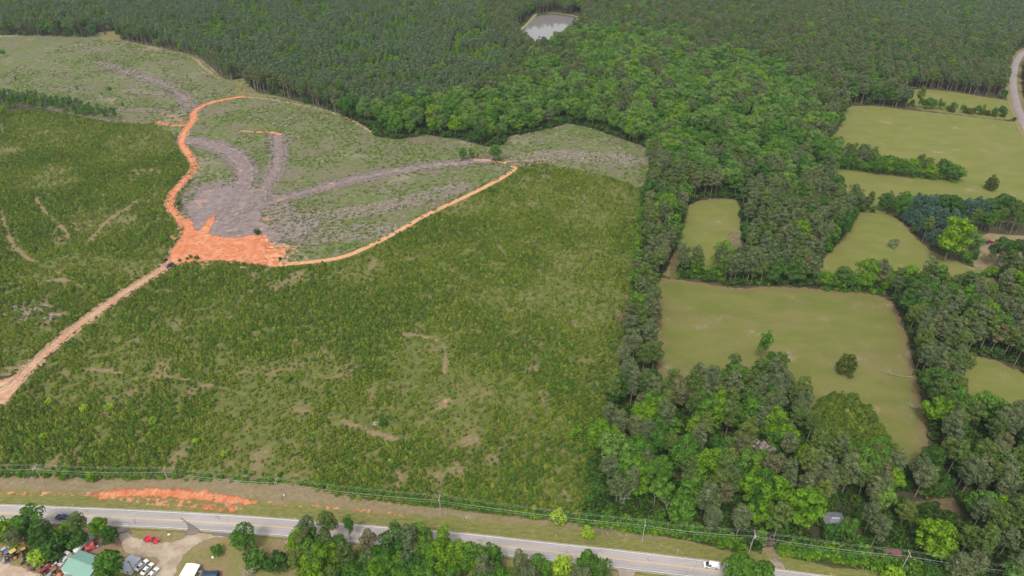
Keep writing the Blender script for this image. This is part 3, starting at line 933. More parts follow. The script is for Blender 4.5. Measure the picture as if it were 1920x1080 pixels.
sd = 100
for leafk, cnt in (('bright', 3), ('mid', 4), ('dark', 3), ('pale', 2)):
    for q in range(cnt):
        sd += 1
        h = [15, 17, 13, 16][q]
        rx = [4.9, 5.6, 4.3, 5.2][q]
        make('broad_' + leafk, leafk, sd, h, rx, h * 0.36, h * 0.62, 42, 120, 0.52, M_BARK, 0.3, lobe_r=0.31, shell=0.78, flat=0.85, rand=0.35)
for leafk in ('bright', 'mid'):
    for q in range(2):
        sd += 1
        make('tall_' + leafk, leafk, sd, 17, 2.7, 6.5, 10.5, 30, 60, 0.55, M_BARK, 0.2, lobe_r=0.42, cone=0.35)
for leafk, cnt in (('grey', 4), ('olive', 4), ('brown', 2)):
    for q in range(cnt):
        sd += 1
        h = [20, 18, 21, 17][q]
        rx = [3.9, 3.5, 3.3, 3.9][q]
        make('pine_' + leafk, leafk, sd, h, rx, h * 0.29, h * 0.69, 42, 105, 0.42, M_PBARK, 0.24, lobe_r=0.33, flat=0.75, rand=0.6, cone=0.25, shell=0.8, irr=0.12, low=-0.6)
for q in range(4):
    sd += 1
    make('plant', 'plant', sd, 15, 2.5, 4.3, 10.6, 20, 45, 0.55, M_PBARK, 0.15, 4, lobe_r=0.4, flat=0.7, rand=0.6, cone=0.45)
for q in range(2):
    sd += 1
    make('cedar', 'cedar', sd, 8.5, 4.0, 4.3, 4.1, 50, 80, 0.42, M_BARK, 0.25, lobe_r=0.27, rand=0.8, cone=0.35, shell=0.82, low=-0.9)
for q in range(2):
    sd += 1
    make('blue', 'blue', sd, 15, 3.6, 7, 7.6, 55, 60, 0.5, M_PBARK, 0.22, lobe_r=0.3, rand=0.8, cone=0.5, low=-0.8)
for leafk in ('bright', 'mid', 'dark', 'lime', 'ghost', 'twig'):
    for q in range(2):
        sd += 1
        make('bush_' + leafk, leafk, sd, 4.2, 2.2, 1.9, 2.0, 16, 60, 0.42, M_BARK, 0.08, 3, lobe_r=0.42, low=-0.8)


def small_mesh(kind, seed):
    g_ = np.random.default_rng(seed)
    if kind in ('sap', 'sapd'):
        n_ = 95
        z = g_.uniform(0.05, 1, n_) ** 0.8
        a = g_.uniform(0, 6.283, n_)
        r = (1 - z ** 1.5) ** 0.7 * 1.15 * g_.uniform(0.55, 1.1, n_) + 0.05
        c = np.stack([r * np.cos(a), r * np.sin(a), 0.1 + z * 2.1], 1)
        nr = np.stack([np.cos(a), np.sin(a), np.full(n_, 1.1)], 1) + 0.5 * g_.normal(size=(n_, 3))
        V, F = leaves(c, nr, 0.46, g_, 1.1)
    elif kind in ('shrub', 'under'):
        (V, F), _ = crown(seed, 1.15, 0.95, 1.0, 9, 22, 0.40, lobe_r=0.5, low=-0.5)
    elif kind == 'weed':
        n_ = 34
        a = g_.uniform(0, 6.283, n_)
        r = np.sqrt(g_.uniform(0, 1, n_)) * 1.15
        c = np.stack([r * np.cos(a), r * np.sin(a), 0.12 + 0.6 * g_.uniform(0, 1, n_) * (1 - r / 1.5)], 1)
        nr = np.array([0, 0, 1.0]) + 0.8 * g_.normal(size=(n_, 3))
        V, F = leaves(c, nr, 0.42, g_)
    elif kind == 'slash':
        V, F = [], []
        for k in range(12):
            a, l_, w = g_.uniform(0, 3.14), g_.uniform(0.6, 2.4), g_.uniform(0.05, 0.11)
            cx, cy_ = g_.uniform(-1.2, 1.2, 2)
            z = g_.uniform(0.1, 0.5)
            u = np.array([math.cos(a), math.sin(a), g_.uniform(-.15, .15)]) * l_ / 2
            v = np.array([-math.sin(a), math.cos(a), 0]) * w
            c = np.array([cx, cy_, z])
            b = len(V)
            up = np.array([0, 0, w * 1.4])
            V += [c - u - v, c + u - v, c + u + v, c - u + v, c - u + up, c + u + up]
            F += [(b, b + 1, b + 5, b + 4), (b + 2, b + 3, b + 4, b + 5)]
        V, F = np.array(V), np.array(F)
    return V, F


SMALL = {}
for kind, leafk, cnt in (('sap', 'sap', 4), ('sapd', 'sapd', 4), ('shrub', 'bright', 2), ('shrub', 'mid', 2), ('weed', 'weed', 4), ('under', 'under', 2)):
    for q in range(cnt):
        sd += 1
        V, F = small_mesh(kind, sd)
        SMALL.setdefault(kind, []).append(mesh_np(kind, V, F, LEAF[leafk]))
for q in range(3):
    V, F = small_mesh('slash', 900 + q)
    SMALL.setdefault('slash', []).append(mesh_np('slash', V, F, paint('weathered_slash', (0.30, 0.26, 0.22), 0.95, 0.1, 0.25)))


def scatter_object(name, meshes, pts, label, cat):
    """pts: rows x, y, rot, scale, index -> ONE object that instances the source meshes (stuff)"""
    pts = np.asarray(pts, np.float32)
    src = bpy.data.collections.new(name + "_sources")
    for i, ms in enumerate(meshes):
        o = bpy.data.objects.new(f"{name}_source_{i:02d}", ms[0] if isinstance(ms, tuple) else ms)
        src.objects.link(o)
    me = bpy.data.meshes.new(name)
    me.vertices.add(len(pts))
    v = np.zeros((len(pts), 3), np.float32)
    v[:, :2] = pts[:, :2]
    me.vertices.foreach_set("co", v.ravel())
    for k, nm in ((2, "rot"), (3, "size")):
        me.attributes.new(nm, 'FLOAT', 'POINT').data.foreach_set("value", pts[:, k].copy())
    me.attributes.new("pick", 'INT', 'POINT').data.foreach_set("value", pts[:, 4].astype(np.int32))
    o = obj(name, me, label=label, cat=cat, kind='stuff')
    ng = bpy.data.node_groups.new(name, 'GeometryNodeTree')
    ng.interface.new_socket("Geometry", in_out='INPUT', socket_type='NodeSocketGeometry')
    ng.interface.new_socket("Geometry", in_out='OUTPUT', socket_type='NodeSocketGeometry')
    nn = ng.nodes
    gi, go = nn.new('NodeGroupInput'), nn.new('NodeGroupOutput')
    iop = nn.new('GeometryNodeInstanceOnPoints')
    ci = nn.new('GeometryNodeCollectionInfo')
    ci.inputs['Collection'].default_value = src
    ci.inputs['Separate Children'].default_value = True
    ci.inputs['Reset Children'].default_value = True
    iop.inputs['Pick Instance'].default_value = True

    def at(nm, ty):
        a = nn.new('GeometryNodeInputNamedAttribute')
        a.data_type = ty
        a.inputs['Name'].default_value = nm
        return a.outputs[0]
    cx = nn.new('ShaderNodeCombineXYZ')
    l_ = ng.links.new
    l_(at("rot", 'FLOAT'), cx.inputs[2])
    l_(gi.outputs[0], iop.inputs['Points'])
    l_(ci.outputs[0], iop.inputs['Instance'])
    l_(at("pick", 'INT'), iop.inputs['Instance Index'])
    l_(cx.outputs[0], iop.inputs['Rotation'])
    l_(at("size", 'FLOAT'), iop.inputs['Scale'])
    l_(iop.outputs[0], go.inputs[0])
    md = o.modifiers.new("scatter", 'NODES')
    md.node_group = ng
    return o


# ---------------------------------------------------------------- forest layout
def jgrid(x0, x1, y0, y1, sx, sy, jit, rot=0.0):
    n_ = int((max(x1 - x0, y1 - y0) * 1.5) / min(sx, sy)) // 2
    cx, cy_ = (x0 + x1) / 2, (y0 + y1) / 2
    nx, ny = int(abs(x1 - x0) * 0.75 / sx) + 2, int(abs(y1 - y0) * 0.75 / sy) + 2
    if rot:
        nx = ny = max(int(nx), int(ny * sy / sx)) if sx <= sy else max(ny, nx)
        nx = int(max(x1 - x0, y1 - y0) * 0.75 / sx) + 2
        ny = int(max(x1 - x0, y1 - y0) * 0.75 / sy) + 2
    i, j = np.meshgrid(np.arange(-nx, nx + 1), np.arange(-ny, ny + 1))
    x = (i.ravel() + (j.ravel() % 2) * 0.5) * sx + rng.uniform(-jit, jit, i.size) * sx
    y = j.ravel() * sy + rng.uniform(-jit, jit, i.size) * sy
    c, s = math.cos(rot), math.sin(rot)
    X, Y = cx + x * c - y * s, cy_ + x * s + y * c
    k = (X > x0) & (X < x1) & (Y > y0) & (Y < y1)
    return X[k], Y[k]


def in_view(X, Y, Z, mx=60, my=50):
    u, v = proj(X, Y, Z)
    return (u > -mx) & (u < 1920 + mx) & (v > -my) & (v < 1080 + 90)


OPENS = [('poly', OPEN_MAIN), ('poly', PAST_1), ('poly', PAST_2), ('poly', PAST_3), ('poly', PAST_4), ('poly', PAST_5), ('poly', PAST_6), ('poly', YARD_EAST), ('poly', POND_OPEN),
         ('line', ROAD_EAST, 17), ('poly', BROWN_GLADE), ('poly', PP([(1525, 1012), (1610, 1012), (1600, 978), (1545, 978)]))]


def zone(u, v, poly):
    return poly_sd(u, v, poly) > 0


TREES = []    # x, y, kind, scale, rot
BLUE_STAND = PP([(1695, 412), (1700, 398), (1750, 385), (1830, 390), (1960, 395), (1960, 445), (1840, 440), (1830, 470), (1800, 495), (1745, 468)])
OPENS.append(('poly', BLUE_STAND))
Z_PLANT = [(-100, -60), (880, -60), (900, 30), (960, 90), (930, 150), (700, 205), (640, 175), (440, 130), (400, 105), (220, 45), (-100, 40)]
Z_PLANT2 = [(1560, -60), (2020, -60), (2020, 60), (1800, 70), (1700, 50), (1600, 20)]
Z_BROAD = [(960, 150), (1000, 100), (1060, 62), (1180, 50), (1330, 90), (1470, 110), (1560, 210), (1570, 290), (1480, 350), (1420, 330), (1320, 330), (1240, 290), (1190, 250), (1060, 215), (950, 240), (700, 240), (660, 205), (740, 185), (920, 170)]
Z_FRONT = [(1080, 745), (1160, 735), (1260, 745), (1420, 745), (1520, 800), (1530, 900), (1500, 1060), (1080, 1060)]
Z_SE = [(1500, 850), (2050, 850), (2050, 1200), (1450, 1200)]

X, Y = jgrid(-820, 820, 95, 1260, 4.7, 4.3, 0.36)
sdo = shape_sd(X, Y, OPENS)
row = poly_sd(X, Y, TREE_ROW_W) > 0
keep = (sdo < -0.8) & in_view(X, Y, 10)
keep |= row & in_view(X, Y, 10)
X, Y, sdo, row = X[keep], Y[keep], sdo[keep], row[keep]
U, Vv = proj(X, Y, 12.0)
zp = zone(U, Vv, Z_PLANT) | zone(U, Vv, Z_PLANT2)
zb, zf, zs = zone(U, Vv, Z_BROAD), zone(U, Vv, Z_FRONT), zone(U, Vv, Z_SE)
cl = fbm(X, Y, 55, 21, 3)
cl2 = fbm(X, Y, 22, 5, 2)
rr = rng.uniform(0, 1, len(X))
r2 = rng.uniform(0, 1, len(X))
for i in range(len(X)):
    x, y = X[i], Y[i]
    edge = -sdo[i] < 7
    if row[i]:
        kd = 'tall_mid' if rr[i] < 0.35 else ('plant' if rr[i] < 0.85 else 'broad_bright')
        TREES.append((x, y, kd, (0.75 if kd != 'broad_bright' else 0.55) * rng.uniform(0.85, 1.1)))
        continue
    if zp[i]:
        # dense planted pines: narrow crowns, with hardwood pockets
        b = cl2[i] > 0.56 or (edge and rr[i] < 0.4) or rr[i] < 0.05
        if b:
            if r2[i] < 0.5:
                kd = ['broad_mid', 'tall_mid', 'tall_bright', 'broad_bright', 'broad_pale'][int(rr[i] * 50) % 5]
                TREES.append((x, y, kd, (0.62 if kd.startswith('broad') else 0.9) * rng.uniform(0.85, 1.15)))
        else:
            TREES.append((x, y, 'plant' if r2[i] < 0.93 else 'pine_grey', rng.uniform(0.8, 1.22) * (1 if r2[i] < 0.93 else 0.8)))
        continue
    # elsewhere trees stand wider apart
    pb = (0.30 if Vv[i] < 250 else 0.17) + 1.2 * (cl[i] - 0.5)
    if zb[i]:
        pb = 0.97 - (0.9 if cl2[i] > 0.64 else 0)
    if zf[i]:
        pb = 0.62 + 0.7 * (cl2[i] - 0.5)
    if zs[i]:
        pb = 0.27 + 1.2 * (cl2[i] - 0.45)
    if cl2[i] < 0.33:
        pb = max(pb, 0.7)
    broad = rr[i] < pb
    if broad:
        if r2[i] > (0.27 if zb[i] else 0.34):
            if edge and r2[i] > 0.8:
                kd = 'bush_dark' if r2[i] > 0.9 else 'bush_mid'
                TREES.append((x, y, kd, rng.uniform(0.9, 1.5)))
            continue
        q = rng.uniform()
        if zb[i]:
            kd = 'broad_bright' if q < 0.14 else ('broad_pale' if q < 0.62 else ('broad_mid' if q < 0.96 else 'broad_dark'))
        elif zf[i] or zs[i]:
            kd = 'broad_bright' if q < 0.26 else ('broad_pale' if q < 0.38 else ('broad_mid' if q < 0.78 else 'broad_dark'))
            if q > 0.93:
                kd = 'tall_bright'
        else:
            kd = 'broad_bright' if q < 0.14 else ('broad_mid' if q < 0.6 else 'broad_dark')
        TREES.append((x, y, kd, rng.uniform(0.85, 1.3) * (1.12 if zb[i] else 1)))
    else:
        if r2[i] > 0.62:
            if edge and r2[i] > 0.85:
                TREES.append((x, y, 'bush_dark', rng.uniform(1.0, 1.7)))
            continue
        q = rng.uniform()
        kd = 'pine_grey' if q < 0.5 else ('pine_olive' if q < 0.96 else 'pine_brown')
        TREES.append((x, y, kd, rng.uniform(0.88, 1.2)))


def at_crown(x, y, h, f=0.62):
    return P(x, y, h * f)


# hedgerows between the pastures: (from, to, count, kinds, height range, spread)
def hedge(a, b, n_, kinds, s0, s1, spread=2.5, mid=None):
    for k in range(n_):
        t = (k + rng.uniform(-0.3, 0.3)) / max(1, n_ - 1)
        x = a[0] + (b[0] - a[0]) * t
        y = a[1] + (b[1] - a[1]) * t
        X_, Y_ = P(x, y)
        TREES.append((X_ + rng.normal() * spread * 0.4, Y_ + abs(rng.normal()) * spread, kinds[int(rng.uniform() * len(kinds))], rng.uniform(s0, s1)))


hedge((1278, 518), (1440, 534), 13, ['broad_mid', 'broad_dark', 'pine_olive', 'broad_bright', 'bush_dark'], 0.6, 0.8, 3)
hedge((1395, 535), (1530, 540), 16, ['pine_grey', 'broad_dark', 'pine_olive'], 0.75, 0.9, 6)
hedge((1545, 543), (1672, 550), 13, ['broad_mid', 'broad_mid', 'broad_dark', 'broad_bright'], 0.62, 0.8, 2)
hedge((1568, 313), (1650, 326), 15, ['pine_olive', 'pine_grey', 'broad_dark'], 0.9, 1.1, 5)
hedge((1560, 316), (1650, 327), 10, ['broad_dark', 'broad_mid'], 0.6, 0.8, 1)
hedge((1645, 328), (1800, 343), 26, ['broad_mid', 'broad_dark', 'broad_mid', 'broad_bright', 'pine_olive'], 0.8, 1.0, 5)
hedge((1596, 397), (1696, 404), 24, ['pine_grey', 'broad_dark', 'pine_olive', 'bush_dark'], 0.6, 0.85, 4)
hedge((1695, 201), (1885, 222), 44, ['bush_mid', 'cedar', 'broad_dark', 'broad_mid', 'tall_mid', 'cedar'], 0.5, 0.75, 4)
hedge((1700, 418), (1760, 470), 14, ['blue'], 0.8, 1.0, 3)
hedge((1712, 404), (1905, 418), 34, ['blue', 'blue', 'blue', 'broad_dark'], 0.9, 1.15, 3)
hedge((1720, 420), (1800, 440), 16, ['blue'], 0.9, 1.1, 4)
hedge((1820, 432), (1915, 440), 12, ['broad_dark', 'pine_olive', 'tall_mid'], 0.8, 1.1, 4)
hedge((1215, 345), (1200, 470), 14, ['broad_bright', 'pine_olive', 'broad_mid'], 0.5, 0.7, 1)

# single trees that stand out: crown centre in the photo, kind, scale, label
ONE = [
    (1590, 680, 'cedar', 1.3, "round dark cedar standing alone in the middle of the large pasture"),
    (1862, 341, 'cedar', 1.25, "round dark cedar standing alone in the upper right pasture"),
    (1436, 640, 'tall_mid', 1.05, "tall slim green tree rising at the lower edge of the large pasture"),
    (1447, 668, 'broad_dark', 0.5, "small dark tree joining the tall slim tree to the wood below"),
    (1420, 690, 'pine_olive', 0.75, "olive pine at the foot of the tall slim pasture tree"),
    (1442, 686, 'bush_bright', 1.9, "bright green bushy tree just below the tall slim tree of the pasture"),
    (1676, 453, 'bush_ghost', 1.4, "small pale tree standing alone in the narrow pasture"),
    (1790, 442, 'broad_bright', 1.7, "big yellow-green tree in front of the bluish evergreens"),
    (1780, 462, 'broad_mid', 0.85, "round green tree below the big yellow-green tree"),
    (1815, 478, 'bush_mid', 1.6, "low round tree at the corner of the homestead lawn"),
    (1832, 455, 'broad_pale', 0.6, "small pale tree beside the homestead yard"),
    (1859, 507, 'bush_bright', 1.7, "bright round tree on the lawn below the homestead"),
    (1886, 508, 'bush_dark', 1.8, "dark round tree beside the bright one on the homestead lawn"),
    (1880, 472, 'broad_dark', 1.05, "dark spreading tree in front of the homestead"),
    (1912, 468, 'broad_dark', 1.1, "dark spreading tree at the right edge of the homestead"),
    (1903, 222, 'cedar', 0.42, "small round cedar at the end of the hedge by the county road"),
    (1428, 835, 'bush_twig', 2.4, "bare purple-grey twiggy crown in the middle of the front wood"),
    (1512, 943, 'broad_bright', 1.15, "huge round yellow-green tree beside the grey roofed house"),
    (1503, 858, 'tall_bright', 0.9, "bright green upright tree in the wood above the grey roofed house"),
    (1563, 998, 'bush_dark', 1.3, "dark bush in front of the grey roofed house"),
    (1592, 990, 'broad_mid', 0.5, "small green tree at the right front corner of the grey roofed house"),
    (1755, 1010, 'broad_bright', 0.95, "large bright green tree in the wood at the lower right"),
    (1300, 800, 'tall_bright', 0.95, "yellow-green tree in the front wood, tallest bright crown"),
    (1240, 915, 'broad_mid', 0.9, "green tree beside the bare forked snag"),
    (1150, 845, 'broad_pale', 1.2, "broad pale green crown at the left side of the front wood"),
    (57, 978, 'broad_mid', 0.72, "leafy green tree beside the highway at the far left"),
    (22, 1008, 'pine_grey', 0.5, "olive tree over the left end of the junkyard"),
    (78, 1012, 'broad_dark', 0.55, "dull green tree above the yellow machines"),
    (140, 972, 'pine_olive', 0.62, "tall thin-crowned olive tree that hides the dark pickup on the highway"),
    (118, 997, 'bush_bright', 1.3, "yellow-green bush below the dark pickup"),
    (182, 985, 'broad_bright', 0.55, "bright green tree at the left side of the gravel drive"),
    (205, 1002, 'broad_dark', 0.48, "dull green tree touching the bright one by the gravel drive"),
    (148, 1008, 'broad_dark', 0.5, "dark tree over the upper end of the long white trailer"),
    (103, 1022, 'bush_dark', 1.6, "dark bush behind the orange scrap"),
    (130, 1020, 'bush_mid', 1.4, "mid green bush beside the white trailer"),
    (70, 1040, 'bush_lime', 1.3, "lime green bush in the middle of the junkyard"),
    (28, 1024, 'bush_bright', 0.7, "small bright bush left of the yellow machines"),
    (2, 990, 'bush_bright', 1.6, "yellow-green bush at the left edge below the highway"),
    (203, 1058, 'broad_mid', 0.85, "large olive green tree growing over the green roofed building"),
    (403, 1031, 'bush_mid', 1.05, "clipped round shrub alone on the lawn"),
    (456, 1010, 'broad_mid', 0.6, "rounded green tree at the right of the lawn by the highway"),
    (476, 1046, 'bush_dark', 1.5, "dense dark bush below the rounded green tree"),
    (515, 1053, 'bush_dark', 1.3, "dark bush between the lawn and the dead branches"),
    (572, 980, 'pine_grey', 0.68, "grey-green pine leaning over the highway, left one of two"),
    (614, 982, 'pine_olive', 0.72, "olive pine over the highway, right one of two"),
    (652, 985, 'tall_mid', 0.6, "slim green tree right of the two pines over the highway"),
    (590, 1032, 'broad_mid', 0.8, "leafy green tree in front of the two pines"),
    (585, 1075, 'broad_bright', 0.7, "bright tree at the bottom edge below the two pines"),
    (645, 1042, 'pine_olive', 0.8, "olive pine in the middle of the roadside clump"),
    (690, 1012, 'pine_brown', 0.6, "brownish thin tree that half hides the highway"),
    (705, 1050, 'broad_mid', 0.8, "green tree at the middle of the roadside clump"),
    (740, 1018, 'broad_dark', 0.7, "deep green tree beside the highway gap"),
    (783, 1008, 'broad_mid', 0.72, "rounded mid green tree left of the yellow-green one"),
    (832, 1005, 'tall_bright', 0.75, "yellow-green tall tree over the highway edge"),
    (825, 1055, 'broad_bright', 0.7, "bright tree below the yellow-green tall tree"),
    (770, 1060, 'broad_dark', 0.75, "dark tree at the bottom edge behind the bare branches"),
    (880, 1052, 'broad_mid', 0.65, "low green tree right of the yellow-green ones"),
    (922, 1045, 'broad_mid', 0.65, "green tree at the lower middle edge of the picture"),
    (975, 1052, 'pine_grey', 0.6, "grey-green tree between the low green trees"),
    (1014, 1066, 'broad_mid', 0.55, "small green tree left of the yellowish one"),
    (1056, 1062, 'bush_lime', 1.5, "yellowish bush at the bottom edge near the side drive"),
    (1103, 1062, 'broad_mid', 0.72, "large green tree beside the side drive"),
    (1392, 1065, 'broad_mid', 0.85, "spreading green tree in front of the white van"),
    (1675, 1078, 'bush_lime', 1.3, "lime green bush on the verge at the bottom edge"),
    (1048, 968, 'bush_lime', 1.1, "bright bush on the bank below the power line"),
    (868, 288, 'broad_mid', 0.6, "slim tree left in the clearing, first of the small group"),
    (884, 287, 'broad_mid', 0.5, "slim tree left in the clearing, middle of the small group"),
    (896, 291, 'tall_mid', 0.4, "thin small tree left in the clearing beside the track end"),
    (929, 284, 'broad_mid', 0.95, "dense tree left standing alone where the clearing meets the young pines"),
    (144, 165, 'tall_mid', 0.45, "lone tree with bare trunk in the upper left clearing"),
    (28, 147, 'tall_mid', 0.45, "dark spindly tree in the upper left clearing"),
    (230, 196, 'tall_mid', 0.42, "small spindly tree beyond the end of the tree row"),
    (205, 165, 'bush_dark', 0.8, "low bush in the upper left clearing"),
    (4, 97, 'broad_mid', 0.6, "round tree at the left edge of the upper clearing"),
    (4, 208, 'broad_bright', 0.8, "bright tree at the left end of the tree row"),
    (170, 55, 'broad_mid', 0.95, "round green tree at the forest edge beside the grass opening"),
    (196, 62, 'bush_mid', 0.8, "small tree in the grass opening of the forest edge"),
    (230, 62, 'tall_mid', 0.75, "green tree right of the grass opening"),
    (256, 62, 'tall_mid', 0.7, "green tree second right of the grass opening"),
    (356, 480, 'bush_mid', 0.55, "small bushy tree on the orange clay at the track fork"),
    (368, 482, 'bush_dark', 0.62, "dark little tree on the edge of the orange clay"),
    (337, 487, 'bush_mid', 0.5, "little bush on the orange clay beside the parked car"),
    (351, 484, 'bush_dark', 0.4, "slender little tree between two bushes on the orange clay"),
    (481, 433, 'bush_dark', 0.9, "dark green heap of bush above the orange clay"),
    (525, 484, 'bush_dark', 0.45, "small dark bush at the right end of the orange clay"),
    (676, 281, 'tall_mid', 0.4, "thin lone sapling tree in the middle clearing"),
    (157, 764, 'bush_lime', 0.95, "pale lime bush among the young pines, left of a pair"),
    (203, 762, 'bush_lime', 0.95, "pale lime bush among the young pines, right of a pair"),
    (92, 752, 'bush_lime', 0.8, "lime bush in the young pines near the dirt road"),
    (288, 789, 'bush_lime', 0.85, "lone lime bush in the young pines below the pale pair"),
    (80, 818, 'bush_lime', 0.75, "lime bush low in the young pines at the left"),
    (367, 827, 'bush_lime', 0.65, "small lime bush in the young pines, middle left"),
    (421, 850, 'bush_lime', 0.7, "bright lime bush just above the power line"),
    (537, 710, 'bush_bright', 0.8, "green bush by the faint path in the young pines"),
    (303, 447, 'bush_bright', 1.1, "bright bush at the edge of the young pines left of the clay fork"),
    (84, 297, 'bush_mid', 1.2, "green bush in the upper part of the left young pines"),
    (921, 355, 'bush_mid', 1.2, "green bush in the young pines beside the narrow track"),
    (1085, 810, 'bush_bright', 1.6, "bright ragged bush at the edge of the front wood"),
    (718, 790, 'bush_dark', 0.9, "dark bush beside the grey stump in the young pines"),
    (120, 888, 'bush_bright', 1.0, "bright bush under the power line, left of a pair"),
    (168, 893, 'bush_bright', 1.1, "bright bush under the power line, right of a pair"),
    (1104, 1000, 'bush_lime', 0.9, "yellowish bush on the verge below the front wood"),
]
for o_ in list(TREES):
    pass
ONE_XY = []
ONE = [(a, b, c, d * (1.38 if b > 930 and 'bush_mid' != c else (1.2 if b > 420 and not c.startswith('bush') and c != 'cedar' else 1.05)), e) for a, b, c, d, e in ONE]
for (x, y, kd, s_, lab) in ONE:
    h = SRC[kd][0][2] * s_
    ONE_XY.append(at_crown(x, y, h, 0.6 if not kd.startswith('pine') else 0.7))

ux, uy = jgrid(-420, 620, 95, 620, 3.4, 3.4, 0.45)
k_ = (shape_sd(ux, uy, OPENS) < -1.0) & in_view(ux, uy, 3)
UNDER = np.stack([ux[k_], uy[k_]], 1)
# keep a little air round the singled-out trees
oa = np.array(ONE_XY)
orad = np.array([{'broad': 5.2, 'pine': 3.4, 'tall': 2.8, 'cedar': 4.2, 'bush': 2.2}[o_[2].split('_')[0]] * o_[3] for o_ in ONE])
TREES = [t for t in TREES if np.min(np.hypot(oa[:, 0] - t[0], oa[:, 1] - t[1]) - orad) > 0.3]

# the roadside clump at the bottom edge and the trees over the junkyard
def clump(x0, x1, y0, y1, n_, kinds, s0, s1):
    for k in range(n_):
        x, y = rng.uniform(x0, x1), rng.uniform(y0, y1)
        TREES.append((*P(x, y), kinds[int(rng.uniform() * len(kinds))], rng.uniform(s0, s1)))


MIX = ['broad_mid', 'broad_dark', 'broad_bright', 'pine_olive', 'broad_mid', 'pine_grey']
clump(565, 720, 1035, 1130, 26, MIX, 0.75, 1.05)
clump(720, 900, 1045, 1140, 28, MIX, 0.75, 1.0)
clump(890, 1130, 1086, 1150, 26, MIX, 0.65, 0.95)
clump(0, 150, 1004, 1020, 5, ['broad_dark', 'pine_grey', 'bush_dark'], 0.5, 0.7)
TREES += [(*P(x, y), 'broad_mid', 1.0) for x, y in ((1420, 1100), (1375, 1108))]
def covers(t, bx):
    r, h = {'broad': (5.2, 15), 'pine': (3.8, 19), 'tall': (2.8, 16), 'plant': (2.6, 15), 'cedar': (4, 8), 'blue': (3.6, 15), 'bush': (2.2, 4)}[t[2].split('_')[0]]
    h *= t[3]
    x0, y0, x1, y1, by = bx
    u, v0 = proj(t[0], t[1], 0)
    v1 = proj(t[0], t[1], h)[1]
    ru = r * t[3] * 1280 / math.hypot(t[1], CAM_H) * 0.9
    return v0 > by - 12 and u + ru > x0 and u - ru < x1 and v1 < y1 and v0 > y0


WINDOWS = [(1549, 955, 1588, 992, 985), (1700, 932, 1795, 968, 950), (1318, 1045, 1352, 1075, 1066), (1222, 895, 1240, 940, 940), (1163, 925, 1180, 965, 965), (1397, 985, 1460, 1040, 1040),
           (1715, 708, 1740, 835, 830), (1800, 672, 1925, 735, 735), (1655, 1025, 1690, 1040, 1040), (1850, 425, 1925, 460, 450), (1480, 905, 1545, 985, 1000), (1748, 400, 1835, 495, 500)]
TREES = [t for t in TREES if not any(covers(t, w) for w in WINDOWS)]
BROAD = [t for t in TREES if t[2].split('_')[0] in ('broad', 'tall')]
PINES = [t for t in TREES if t[2].split('_')[0] in ('pine', 'plant', 'blue', 'cedar')]
BUSH = [t for t in TREES if t[2].startswith('bush')]


def dist(t):
    return math.hypot(t[0], t[1], CAM_H)


def seen(t):
    u, v = proj(t[0], t[1], 8)
    return -20 < u < 1940 and -10 < v < 1120


COLOR = {'bright': 'yellow-green', 'mid': 'mid green', 'dark': 'deep green', 'pale': 'pale green', 'grey': 'grey-green', 'olive': 'olive green', 'brown': 'brownish', 'lime': 'lime green'}


MARKS = [(1590, 680, "the lone round cedar"), (1436, 650, "the tall slim pasture tree"), (1512, 943, "the huge round yellow-green tree"), (1568, 972, "the grey roofed house"), (1230, 915, "the forked white snag"),
         (1170, 940, "the dead pine"), (1428, 835, "the purple-grey bare crown"), (1503, 858, "the bright upright tree"), (1300, 800, "the tallest yellow-green tree"), (1755, 1010, "the large bright lower right tree"),
         (1745, 945, "the brown soil glade"), (1610, 780, "the small young pine plot"), (1735, 835, "the lower tip of the pasture"), (1712, 707, "the fallen pale tree"), (1705, 600, "the pasture's right edge"),
         (1190, 600, "the thin white snag"), (1225, 530, "the pasture's upper left corner"), (1230, 700, "the pasture's lower left corner"), (1335, 430, "the small arched pasture"), (1660, 450, "the narrow pasture"),
         (1860, 700, "the half hidden right pasture"), (1404, 1010, "the transformer pole"), (1203, 990, "the pale utility pole"), (1687, 1050, "the pole among the trees"), (1880, 870, "the dead white tree"),
         (1600, 530, "the hedge above the large pasture"), (1370, 510, "the hedge under the arched pasture"), (1150, 850, "the broad pale crown"), (1105, 930, "the young pine corner by the verge"),
         (1820, 560, "the homestead lawn"), (1790, 435, "the big yellow-green homestead tree"), (1700, 200, "the upper right field hedge"), (1730, 320, "the hedge in the upper pasture"), (1010, 55, "the pond"),
         (600, 1000, "the two roadside pines"), (760, 1050, "the bare roadside trunk"), (830, 1010, "the yellow-green roadside tree"), (990, 1060, "the bottom edge roadside trees"), (1103, 1062, "the side drive"),
         (60, 1010, "the junkyard"), (110, 205, "the western tree row"), (860, 250, "the trunks at the clearing's edge"), (1060, 240, "the tip of the upper clearing"), (500, 180, "the track into the forest"),
         (1350, 270, "the bright hardwood slope"), (203, 762, "the pale pair of lime bushes"), (288, 789, "the lone lime bush"), (421, 850, "the lime bush above the power line"), (703, 796, "the grey stump"),
         (835, 752, "the bare end of the faint path"), (144, 890, "the bright bushes under the power line"), (313, 890, "the pole above the clay bank"), (520, 905, "the utility box pole"), (823, 945, "the middle utility pole"),
         (600, 640, "the middle of the wide plantation"), (1000, 640, "the right half of the wide plantation"), (1000, 850, "the lower right part of the wide plantation"), (230, 540, "the pale dirt road"), (90, 590, "the grey slash patch"),
         (1640, 745, "the pasture beside the small plot"), (1560, 740, "the top of the small plot"), (1660, 800, "the right side of the small plot"), (20, 850, "the left frame edge"), (1180, 350, "the corner of clearing and young pines")]


